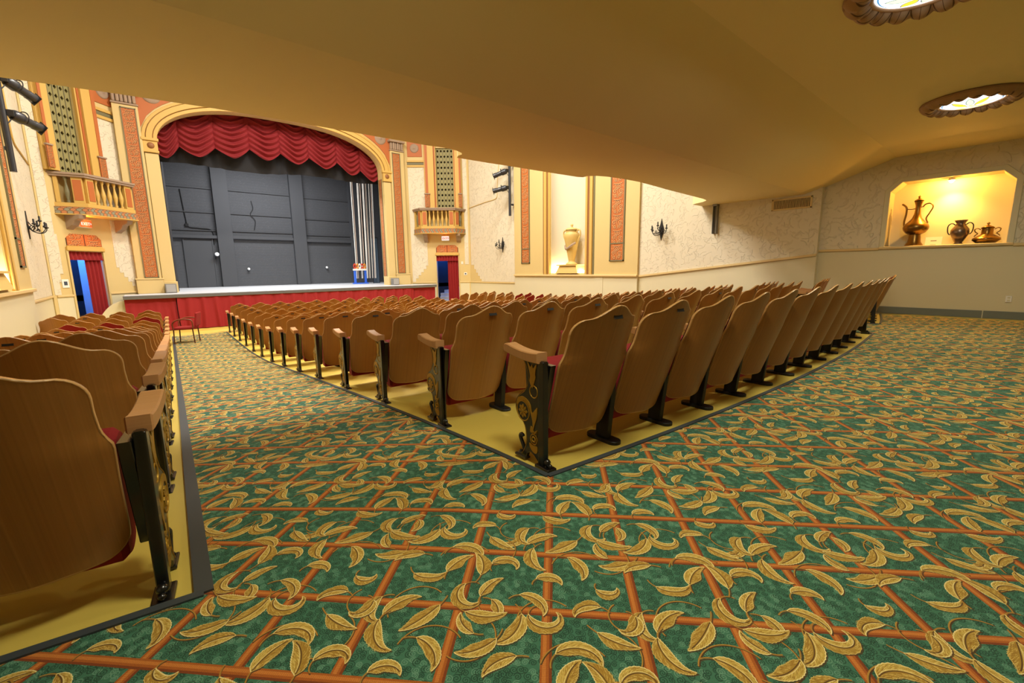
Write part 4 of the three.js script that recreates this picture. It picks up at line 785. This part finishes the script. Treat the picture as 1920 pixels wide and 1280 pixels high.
// =====================================================================
// display niche: vessels, card, spotlight
// =====================================================================
{
  const X = SX[0] + 0.24, y = 1.57;
  const e = group('ewer', 'tall brass ewer with long spout and looped handle in the display niche', 'ewer', [X, y, -1.9]);
  mesh('foot', lathe([[0, 0], [0.17, 0], [0.165, 0.03], [0.12, 0.1], [0.105, 0.26], [0.11, 0.27], [0, 0.27]], 24), M.brass, e);
  mesh('body', lathe([[0, 0.26], [0.1, 0.265], [0.18, 0.31], [0.225, 0.38], [0.235, 0.44], [0.21, 0.5], [0.15, 0.56], [0.09, 0.64], [0.06, 0.74], [0.05, 0.84], [0.055, 0.93], [0.075, 1.0], [0.085, 1.02], [0, 1.03]], 28), M.brass, e);
  mesh('lid', lathe([[0, 1.02], [0.09, 1.02], [0.07, 1.05], [0.02, 1.08], [0.02, 1.1], [0.03, 1.12], [0, 1.15]], 20), M.brass, e);
  mesh('spout', tube([[0, 0.42, -0.2], [0, 0.55, -0.22], [0, 0.75, -0.2], [0, 0.9, -0.21], [0, 0.96, -0.26], [0, 0.98, -0.29]], 0.02, 24, 7), M.brass, e);
  mesh('brace', tube([[0, 0.86, -0.2], [0, 0.85, -0.1], [0, 0.88, 0.05], [0, 0.9, 0.09]], 0.01, 12, 6), M.brass, e);
  mesh('handle', tube([[0, 0.52, 0.2], [0, 0.62, 0.16], [0, 0.75, 0.21], [0, 0.88, 0.25], [0, 0.95, 0.2], [0, 0.94, 0.12], [0, 0.88, 0.08]], 0.014, 30, 7), M.brass, e);
  const v = group('vase', 'small silvery vase with scrolled handles in the display niche', 'vase', [X, y, -1.16]);
  mesh('body', lathe([[0, 0], [0.09, 0], [0.09, 0.015], [0.06, 0.04], [0.1, 0.12], [0.155, 0.24], [0.15, 0.33], [0.09, 0.42], [0.07, 0.46], [0.1, 0.51], [0.11, 0.53], [0.09, 0.53], [0.055, 0.46], [0, 0.44]], 26), M.silver, v);
  for (const s of [-1, 1]) mesh('handle', tube([[0, 0.43, s * 0.08], [0, 0.47, s * 0.14], [0, 0.43, s * 0.19], [0, 0.34, s * 0.2], [0, 0.25, s * 0.18], [0, 0.22, s * 0.155]], 0.011, 20, 6), M.ironMatt, v);
  const b = group('lidded_bowl', 'wide low brass bowl with lid and curled handles in the display niche', 'bowl', [X, y, -0.74]);
  mesh('body', lathe([[0, 0], [0.14, 0], [0.15, 0.02], [0.22, 0.08], [0.215, 0.12], [0.14, 0.17], [0.095, 0.2], [0.09, 0.31], [0.11, 0.33], [0, 0.33]], 28), M.brass, b);
  mesh('lid', lathe([[0, 0.33], [0.11, 0.33], [0.08, 0.36], [0.02, 0.39], [0.015, 0.41], [0.03, 0.43], [0, 0.46]], 22), M.brass, b);
  for (const s of [-1, 1]) { mesh('handle', tube([[0, 0.3, s * 0.1], [0, 0.33, s * 0.15], [0, 0.31, s * 0.19], [0, 0.26, s * 0.18], [0, 0.22, s * 0.14], [0, 0.19, s * 0.17], [0, 0.16, s * 0.19]], 0.011, 24, 6), M.brass, b); }
  const c = group('display_card', 'white printed card leaning in the display niche', 'card', [X - 0.06, y, -1.56], -Math.PI / 2);
  mesh('sheet', rbx(-0.14, 0.14, 0, 0.2, -0.002, 0.002, 0.001, 1).rotateX(-0.25), std('#f4efe0', 0.7), c);
  mesh('print', bx(-0.05, 0.05, 0.1, 0.12, 0.0025, 0.003).rotateX(-0.25), std('#8a8478', 0.8), c);
  mesh('stand', rbx(-0.05, 0.05, 0, 0.03, -0.08, 0.0, 0.004), std('#d8d0bc', 0.6), c);
  const s = group('niche_spotlight', 'small warm spotlight in the head of the display niche', 'lamp', [SX[0] + 0.18, 3.01, -1.4]);
  mesh('housing', new THREE.CylinderGeometry(0.05, 0.06, 0.05, 18).translate(0, -0.02, 0), M.white, s);
  mesh('bulb', new THREE.SphereGeometry(0.04, 12, 8).translate(0, -0.06, 0), new THREE.MeshStandardMaterial({ color: '#fff0c0', emissive: new THREE.Color(1, 0.85, 0.5), emissiveIntensity: 4 }), s);
  const l = new THREE.PointLight(new THREE.Color(1, 0.46, 0.07), 6.5, 0, 2); l.position.set(0, -0.06, 0); l.castShadow = true; s.add(l);
  const sp = new THREE.SpotLight(new THREE.Color(1, 0.58, 0.14), 11, 0, 0.95, 1, 2); sp.position.set(0.02, -0.1, 0); sp.target.position.set(0.25, -1.4, 0.1); s.add(sp, sp.target); sp.castShadow = true;
}

// =====================================================================
// ceiling lamps under the balcony
// =====================================================================
const LAMP_POWER = 64;
{
  const glass = canvas(512, 512, (x, w, h) => {
    x.fillStyle = '#f6fbff'; x.fillRect(0, 0, w, h); x.translate(256, 256);
    for (let k = 0; k < 8; k++) { x.save(); x.rotate(k * Math.PI / 4); x.fillStyle = k % 2 ? '#f3d23a' : '#d7eec0'; x.beginPath(); x.moveTo(40, 0); x.quadraticCurveTo(110, -60, 190, 0); x.quadraticCurveTo(110, 60, 40, 0); x.fill(); x.strokeStyle = '#4b5a66'; x.lineWidth = 5; x.stroke(); x.restore(); }
    x.strokeStyle = '#3f7fae'; x.lineWidth = 9; x.beginPath(); x.arc(0, 0, 222, 0, 6.3); x.stroke(); x.fillStyle = '#f0e7a0'; x.beginPath(); x.arc(0, 0, 40, 0, 6.3); x.fill(); x.strokeStyle = '#4b5a66'; x.lineWidth = 4; x.stroke();
  });
  const gm = new THREE.MeshStandardMaterial({ color: '#202020', roughness: 0.2, emissive: 0xffffff, emissiveMap: tex(glass, true), emissiveIntensity: 1.6 });
  const ringG = gridGeo(96, 10, (u, v) => { const a = u * Math.PI * 2, r = lerp(0.36, 0.57, v), pet = Math.abs(Math.sin(a * 9)), hgt = 0.11 * Math.pow(Math.sin(Math.PI * clamp(v * 0.92 + 0.04, 0, 1)), 0.7) * (0.62 + 0.38 * pet) ; return [Math.cos(a) * r * (1 + 0.02 * pet * v), -hgt - 0.012, Math.sin(a) * r * (1 + 0.02 * pet * v), u * 8, v]; });
  const carveRing = tex(canvas(256, 128, (x, w, h) => { x.fillStyle = '#a98562'; x.fillRect(0, 0, w, h); x.strokeStyle = '#5b3a1e'; x.lineWidth = 9; for (let i = 0; i < 2; i++) { x.beginPath(); x.moveTo(i * 128, 128); x.quadraticCurveTo(i * 128 + 64, -60, i * 128 + 128, 128); x.stroke(); x.beginPath(); x.moveTo(i * 128 + 64, 30); x.lineTo(i * 128 + 64, 128); x.lineWidth = 4; x.stroke(); x.lineWidth = 9; } }), true);
  [[0, 'over the middle of the cross aisle'], [4.33, 'nearest the display niche'], [-4.33, 'over the left end of the cross aisle']].forEach(([x, w]) => {
    const t = group('ceiling_medallion', `stained-glass ceiling lamp in carved rim ${w}`, 'ceiling lamp', [x, 3.6, -0.9]);
    mesh('rim', ringG, std('#ffffff', 0.55, { map: carveRing }), t);
    mesh('inner_ring', new THREE.TorusGeometry(0.37, 0.022, 10, 48).rotateX(Math.PI / 2).translate(0, -0.035, 0), std('#c79a72', 0.4), t);
    mesh('outer_ring', new THREE.TorusGeometry(0.57, 0.018, 8, 48).rotateX(Math.PI / 2).translate(0, -0.02, 0), M.ring, t);
    const lens = new THREE.SphereGeometry(0.9, 40, 8, 0, Math.PI * 2, 0, 0.42); const p = lens.attributes.position, uv = lens.attributes.uv; for (let i = 0; i < p.count; i++) uv.setXY(i, 0.5 + p.getX(i) / 0.74, 0.5 + p.getZ(i) / 0.74); lens.scale(1, -1, 1); lens.translate(0, 0.9 * Math.cos(0.42) - 0.03, 0);
    { const ix = lens.index.array; for (let i = 0; i < ix.length; i += 3) { const q = ix[i]; ix[i] = ix[i + 1]; ix[i + 1] = q; } lens.computeVertexNormals(); }
    mesh('glass_lens', lens, gm, t);
    const l = new THREE.RectAreaLight(new THREE.Color(1.0, 0.96, 0.74), LAMP_POWER, 0.6, 0.6); l.position.set(0, -0.13, 0); l.rotation.x = -Math.PI / 2; l.castShadow = true; t.add(l);
  });
}
// laylights of the hall ceiling
HALL_SPOTS.forEach(([x, z], i) => {
  const t = group('hall_laylight', `large round laylight in the hall ceiling, the ${['rear middle', 'left', 'right', 'front'][i]} one`, 'ceiling lamp', [x, HALL_Y - 0.01, z]);
  mesh('rim', new THREE.TorusGeometry(1.4, 0.08, 8, 48).rotateX(Math.PI / 2).translate(0, -0.08, 0), M.gold, t);
  mesh('glass', new THREE.CylinderGeometry(1.36, 1.36, 0.06, 48).translate(0, -0.04, 0), new THREE.MeshStandardMaterial({ color: '#fff3dc', emissive: new THREE.Color(1, 0.94, 0.82), emissiveIntensity: 1.2 }), t);
});

// =====================================================================
// auditorium seats
// =====================================================================
const zProf = (y) => 0.03 + 0.34 * y;                        // recline: +z is backwards
function halfW(y) { return pw([[0.1, 0.245], [0.3, 0.262], [0.5, 0.272], [0.618, 0.281], [0.635, 0.281], [0.66, 0.268], [0.69, 0.258], [0.76, 0.256], [0.83, 0.26], [0.96, 0.264]], y); }
const topY = (u) => { const a = Math.abs(u); if (a < 0.72) return 0.89 + 0.074 * (0.5 + 0.5 * Math.cos(Math.PI * a / 0.72)); const t = (a - 0.72) / 0.28; return 0.89 - 0.085 * (1 - Math.sqrt(Math.max(0, 1 - t * t))); };
const botY = (u) => { const a = Math.abs(u); if (a < 0.68) return 0.165 + 0.012 * a; const t = (a - 0.68) / 0.32; return 0.173 + 0.085 * (1 - Math.sqrt(Math.max(0, 1 - t * t))); };
function shellPt(u, v, off, ins) {
  const y = lerp(botY(u) + ins, topY(u) - ins, v), x = u * (halfW(y) - ins), c = 0.08 * u * u;
  return [x, y, zProf(y) - c + off, x + 0.5, y];
}
const us = (s) => Math.sin(Math.PI * (s - 0.5));                            // finer towards the sides
function shellGeo(nu, nv) {
  const outer = gridGeo(nu, nv, (s, v) => shellPt(us(s), v, 0.014, 0));
  return outer;
}
function rimPath(n, m) { const P = []; for (let i = 0; i <= n; i++) P.push([us(i / n), 1]); for (let i = 1; i <= m; i++) P.push([1, 1 - i / m]); for (let i = 1; i <= n; i++) P.push([us(1 - i / n), 0]); for (let i = 1; i <= m; i++) P.push([-1, i / m]); return P; }
function edgeGeo(n, m) {
  const P = rimPath(n, m), k = P.length - 1;
  return gridGeo(k, 3, (s, v) => { const [u, w] = P[Math.round(s * k)]; const o = [0.0145, 0.0155, -0.001, -0.004][Math.round(v * 3)], ins = [0.006, -0.001, -0.001, 0.012][Math.round(v * 3)]; return shellPt(u, w, o, ins); });
}
function cushionGeo(nu, nv) {
  const fr = gridGeo(nu, nv, (s, v) => { const u = us(1 - s), e = Math.min(1, Math.min(1 - Math.abs(u), v, 1 - v) * 6 + 0.08); return shellPt(u, v, -0.004 - 0.04 * Math.sqrt(e), 0.014); });
  return fr;
}
const seatProfile = (() => { const s = new THREE.Shape(); s.moveTo(-0.02, 0.14); s.quadraticCurveTo(-0.09, 0.11, -0.15, 0.16); s.lineTo(-0.2, 0.5); s.quadraticCurveTo(-0.2, 0.58, -0.14, 0.585); s.quadraticCurveTo(-0.05, 0.58, -0.05, 0.5); s.lineTo(-0.015, 0.18); s.closePath(); return s; })();
const G = {
  hi: { shell: shellGeo(28, 26), edge: edgeGeo(28, 26), cushion: cushionGeo(20, 18), seat: extrX(seatProfile, -0.235, 0.235, 0.02) },
  lo: { shell: shellGeo(14, 12), edge: edgeGeo(14, 12), cushion: cushionGeo(8, 8), seat: extrX([[-0.02, 0.14], [-0.14, 0.15], [-0.2, 0.54], [-0.14, 0.585], [-0.06, 0.56], [-0.015, 0.18]], -0.235, 0.235) },
};
const plateShape = (() => { const s = new THREE.Shape(); const w = 0.036, h = 0.011; s.moveTo(-w, -h); s.lineTo(w, -h); s.quadraticCurveTo(w - 0.006, 0, w, h); s.lineTo(-w, h); s.quadraticCurveTo(-w + 0.006, 0, -w, -h); return s; })();
const plateGeo = (() => { const g = extr(plateShape, 0.002, 0.0006, 3); g.rotateX(-Math.atan(0.34)); g.translate(0, 0.898, zProf(0.898) + 0.0165); return g; })();
const plateLine = (() => { const g = extr(shapeOf([[-0.022, -0.003], [0.022, -0.003], [0.022, 0.003], [-0.022, 0.003]]), 0.0008); g.translate(0, 0, 0.0026); g.rotateX(-Math.atan(0.34)); g.translate(0, 0.898, zProf(0.898) + 0.0165); return g; })();
const stadium = (l, r, h) => { const s = new THREE.Shape(); s.absarc(0, l / 2 - r, r, 0, Math.PI); s.absarc(0, -l / 2 + r, r, Math.PI, Math.PI * 2); s.closePath(); const g = extr(s, h, 0.004, 8); g.rotateX(-Math.PI / 2); return g; };
const pedestalGeo = (() => { const g = extrX([[-0.055, 0.02], [0.045, 0.02], [0.075, 0.3], [0.09, 0.62], [-0.1, 0.62], [-0.03, 0.3]], -0.022, 0.022, 0.004); return g; })();
const footGeo = stadium(0.27, 0.045, 0.02);
const armShape = (() => { const s = new THREE.Shape(); s.moveTo(0.085, 0.64); s.lineTo(0.085, 0.69); s.quadraticCurveTo(-0.05, 0.672, -0.21, 0.708); s.quadraticCurveTo(-0.245, 0.712, -0.25, 0.69); s.lineTo(-0.245, 0.668); s.quadraticCurveTo(-0.06, 0.632, 0.085, 0.64); return s; })();
const armGeo = extrX(armShape, -0.04, 0.04, 0.006), midArmGeo = extrX(armShape, -0.026, 0.026, 0.006);
// --- cast iron end standard, outline in (z, y); gold on the outer face
const Z0 = 0.075;
const stdPts = [[-0.15, 0.645], [-0.147, 0.631], [-0.122, 0.59], [-0.108, 0.55], [-0.107, 0.516], [-0.122, 0.47], [-0.15, 0.435], [-0.2, 0.4], [-0.226, 0.365], [-0.234, 0.32], [-0.222, 0.285], [-0.2, 0.262], [-0.165, 0.243], [-0.142, 0.215], [-0.132, 0.18], [-0.128, 0.121], [-0.15, 0.07], [-0.178, 0.03], [-0.223, 0.018], [-0.223, 0.0], [-0.14, 0.0], [-0.123, 0.047], [-0.091, 0.069], [-0.05, 0.056], [-0.012, 0.03], [-0.012, 0.0], [0.06, 0.0], [0.06, 0.02], [0.045, 0.06], [0.045, 0.645]];
const stdShape = (() => { const s = new THREE.Shape(); s.moveTo(stdPts[0][0] + Z0, stdPts[0][1]); const front = stdPts.slice(1, 18).map(([a, b]) => new THREE.Vector2(a + Z0, b)); s.splineThru(front); stdPts.slice(18).forEach(([a, b]) => s.lineTo(a + Z0, b)); s.closePath(); return s; })();
function makeStandard(side, hi) {                                            // side: direction of the aisle in local x
  const g = new THREE.Group(); g.name = 'end_standard';
  const X0 = -0.013, out = side * 0.0135;
  const place = (geo) => geo;
  const bodyG = extrX(stdShape, -0.013, 0.013, 0.003);
  const post = rbx(-0.02, 0.02, 0.02, 0.645, Z0 - 0.004, Z0 + 0.048, 0.006, hi ? 2 : 1);
  const feet = [rbx(-0.035, 0.035, 0, 0.02, Z0 - 0.02, Z0 + 0.105, 0.006, hi ? 2 : 1), rbx(-0.022, 0.022, 0, 0.016, Z0 - 0.24, Z0 - 0.13, 0.005, hi ? 2 : 1)];
  const list = [bodyG, post, ...feet];
  if (hi) { for (const [z, y, r] of [[0.06, 0.045, 0.022], [0.085, 0.03, 0.014], [0.03, 0.06, 0.02], [-0.2, 0.03, 0.014]]) list.push(new THREE.SphereGeometry(r, 8, 6).translate(0, y, Z0 + z)); list.push(tube([[0, 0.02, Z0 - 0.15], [0, 0.075, Z0 - 0.172], [0, 0.11, Z0 - 0.195], [0, 0.135, Z0 - 0.205], [0, 0.147, Z0 - 0.185], [0, 0.135, Z0 - 0.175]], 0.013, 16, 6)); }
  const iron = new THREE.Mesh(merge(list), M.iron); iron.name = 'casting'; g.add(iron);
  const relief = (shape, d) => { const x0 = side > 0 ? 0.0125 : -0.0125 - d; return extrX(shape, x0, x0 + d); };
  const add = (name, geo) => { const m = new THREE.Mesh(geo, M.gilt); m.name = name; g.add(m); };
  const P = (pts, smooth = true) => { const s = new THREE.Shape(); s.moveTo(pts[0][0] + Z0, pts[0][1]); const r = pts.slice(1).map(([a, b]) => new THREE.Vector2(a + Z0, b)); smooth && hi ? s.splineThru(r) : r.forEach((p) => s.lineTo(p.x, p.y)); s.closePath(); return s; };
  const d = 0.005;
  add('top_leaf', merge([relief(P([[-0.06, 0.47], [-0.085, 0.51], [-0.08, 0.55], [-0.105, 0.625], [-0.075, 0.6], [-0.062, 0.615], [-0.05, 0.595], [-0.018, 0.625], [-0.032, 0.57], [-0.03, 0.54], [-0.045, 0.5]]), d)]));
  const ringG = (cz, cy, r, t) => new THREE.TorusGeometry(r, t, 5, hi ? 22 : 12).rotateY(Math.PI / 2).translate(out, cy, cz + Z0);
  add('oval_ring', ringG(-0.05, 0.452, 0.037, 0.004).clone());
  add('rosette_ring', ringG(-0.155, 0.31, 0.062, 0.0045));
  const petals = []; for (let k = 0; k < 8; k++) { const a = k * Math.PI / 4; petals.push(relief(P([[-0.155, 0.31], [-0.155 + 0.034 * Math.cos(a - 0.3), 0.31 + 0.034 * Math.sin(a - 0.3)], [-0.155 + 0.044 * Math.cos(a), 0.31 + 0.044 * Math.sin(a)], [-0.155 + 0.034 * Math.cos(a + 0.3), 0.31 + 0.034 * Math.sin(a + 0.3)]], false), d)); } petals.push(new THREE.SphereGeometry(0.012, 8, 6).scale(0.6, 1, 1).translate(out, 0.31, -0.155 + Z0));
  add('rosette', merge(petals));
  add('scroll_leaf', merge([relief(P([[-0.218, 0.335], [-0.21, 0.375], [-0.17, 0.4], [-0.12, 0.395], [-0.08, 0.365], [-0.065, 0.32], [-0.03, 0.35], [-0.015, 0.36], [-0.02, 0.3], [-0.04, 0.25], [-0.055, 0.215], [-0.06, 0.27], [-0.08, 0.32], [-0.1, 0.355], [-0.14, 0.378], [-0.18, 0.37]]), d), relief(P([[-0.05, 0.21], [-0.075, 0.235], [-0.082, 0.2], [-0.06, 0.195], [-0.03, 0.2], [-0.015, 0.225], [-0.018, 0.19], [-0.04, 0.185]]), d)]));
  add('lower_ring', ringG(-0.05, 0.157, 0.032, 0.004));
  add('lower_rosette', ringG(-0.05, 0.157, 0.015, 0.006));
  add('lower_leaf', relief(P([[-0.085, 0.1], [-0.09, 0.125], [-0.06, 0.118], [-0.02, 0.12], [-0.015, 0.085], [-0.04, 0.072], [-0.07, 0.085]]), d));
  add('gold_outline', tube(stdPts.slice(1, 18).map(([a, b]) => [out, b, a + Z0 + 0.007]), 0.0022, hi ? 40 : 20, 4));
  return g;
}
const STD = { hi: { '-1': makeStandard(-1, true), 1: makeStandard(1, true) }, lo: { '-1': makeStandard(-1, false), 1: makeStandard(1, false) } };

const ORD = ['first', 'second', 'third', 'fourth', 'fifth', 'sixth', 'seventh', 'eighth', 'ninth', 'tenth', 'eleventh', 'twelfth', 'thirteenth', 'fourteenth'];
const protos = new Map();
function proto(lod, left, right, plated, redBack) {
  const key = [lod, left, right, plated, redBack].join();
  if (protos.has(key)) return protos.get(key);
  const t = new THREE.Group(), g = G[lod], P = 0.585;
  const back = mesh('backrest', g.shell, redBack ? M.red : M.wood, t); mesh('plywood_edge', g.edge, M.edge, back);
  if (plated && !redBack) { const p = mesh('number_plate', plateGeo, M.ironMatt, back); }
  mesh('back_cushion', g.cushion, M.red, t);
  mesh('seat', g.seat, M.red, t);
  const ped = (x) => { const p = mesh('pedestal', pedestalGeo.clone().translate(x, 0, 0), M.ironMatt, t); mesh('foot_plate', footGeo.clone().translate(x, 0.0, 0), M.ironMatt, p); mesh('armrest', midArmGeo.clone().translate(x, -0.005, 0), M.arm, t); };
  const bracketGeo = extrX([[-0.07, 0.2], [0.035, 0.2], [0.14, 0.62], [-0.1, 0.62]], -0.02, 0.02, 0.003);
  const end = (x, s) => { mesh('seat_bracket', bracketGeo.clone().translate(x - s * 0.04, 0, 0), M.iron, t); const e = STD[lod][s].clone(); e.position.x = x; t.add(e); mesh('armrest', armGeo.clone().translate(x, 0, 0), M.arm, t); };
  if (left) end(-P / 2 - 0.045, -1);
  right ? end(P / 2 + 0.045, 1) : ped(P / 2 - 0.008);
  t.userData.pitch = P; protos.set(key, t); return t;
}
function seatRow(block, k, xa, xb, ends, rowLabel, redSet) {
  const n = Math.max(1, Math.round(Math.abs(xb - xa) / 0.585)), p = (xb - xa) / n, R = rng(1000 + k * 17 + (block === 'centre' ? 0 : block === 'left' ? 300 : 600));
  for (let i = 0; i < n; i++) {
    const x = xa + (i + 0.5) * p, z = -1.67 - 1.19 * k + arcZ(x), lod = (block === 'centre' && k < 4) || (block === 'left' && k < 4) ? 'hi' : 'lo';
    const plated = block === 'centre' && k === 0 ? i < 2 : R() < 0.5, redBack = !!(redSet && redSet.includes(i));
    const src = proto(lod, ends[0] && i === 0, ends[1] && i === n - 1, plated, redBack), c = src.clone();
    c.name = numbered('auditorium_seat'); c.userData = {};
    const from = block === 'right' ? ORD[i] : block === 'left' ? ORD[n - 1 - i] : ORD[i], aisle = block === 'centre' ? 'left aisle' : 'aisle';
    tag(c, `${from} ${redBack ? 'red-backed' : 'wooden'} seat from the ${aisle}, ${ORD[k]} ${block}-block row from the rear`, 'seat', rowLabel);
    c.position.set(x, floorY(z + 0.05), z); c.rotation.y = Math.atan(x / ARC) ; c.scale.x = p / 0.585;
    scene.add(c);
  }
}
for (let k = 0; k < 14; k++) { const e = -3.82 + 0.038 * k; seatRow('centre', k, e + 0.045, -e - 0.045, [true, true], 'seats of the centre block'); }
for (let k = 0; k < 13; k++) { const e = -5.58 + 0.05 * k, n = Math.floor((e + 7.41) / 0.585); seatRow('left', k, e - 0.045 - n * 0.585, e - 0.045, [false, true], 'seats of the left block', k === 9 ? [0, 1] : k === 10 ? [n - 1] : null); }
for (let k = 0; k < 13; k++) { const e = 5.62 - 0.05 * k, n = Math.floor((7.9 - e) / 0.585); seatRow('right', k, e + 0.045, e + 0.045 + n * 0.585, [true, false], 'seats of the right block', k === 9 ? [1, 2] : k === 10 ? [2, 3] : null); }

// loose red armchair at the stage end of the left block
{
  const t = group('red_armchair', 'red padded armchair with curved wooden arms at the stage end of the aisle', 'chair', [-4.6, -0.8, -15.5], 1.25);
  mesh('seat', rbx(-0.24, 0.24, 0.4, 0.47, -0.24, 0.24, 0.03), M.red, t); mesh('backrest', rbx(-0.24, 0.24, 0.52, 0.9, 0.2, 0.25, 0.025).rotateX(0.12), M.red, t);
  for (const s of [-1, 1]) { mesh('arm', tube([[s * 0.27, 0.45, 0.24], [s * 0.28, 0.66, 0.22], [s * 0.29, 0.7, 0.1], [s * 0.29, 0.69, -0.1], [s * 0.28, 0.6, -0.22], [s * 0.27, 0.4, -0.22]], 0.02, 26, 7), std('#7a3a24', 0.45), t); for (const z of [-1, 1]) mesh('leg', rod([s * 0.26, 0, z * 0.24], [s * 0.26, 0.46, z * 0.22], 0.016, 8), std('#4c2a1c', 0.4), t); }
}

scene.traverse((o) => { if (o.isMesh) { o.castShadow = true; o.receiveShadow = true; } });
renderer.render(scene, camera);
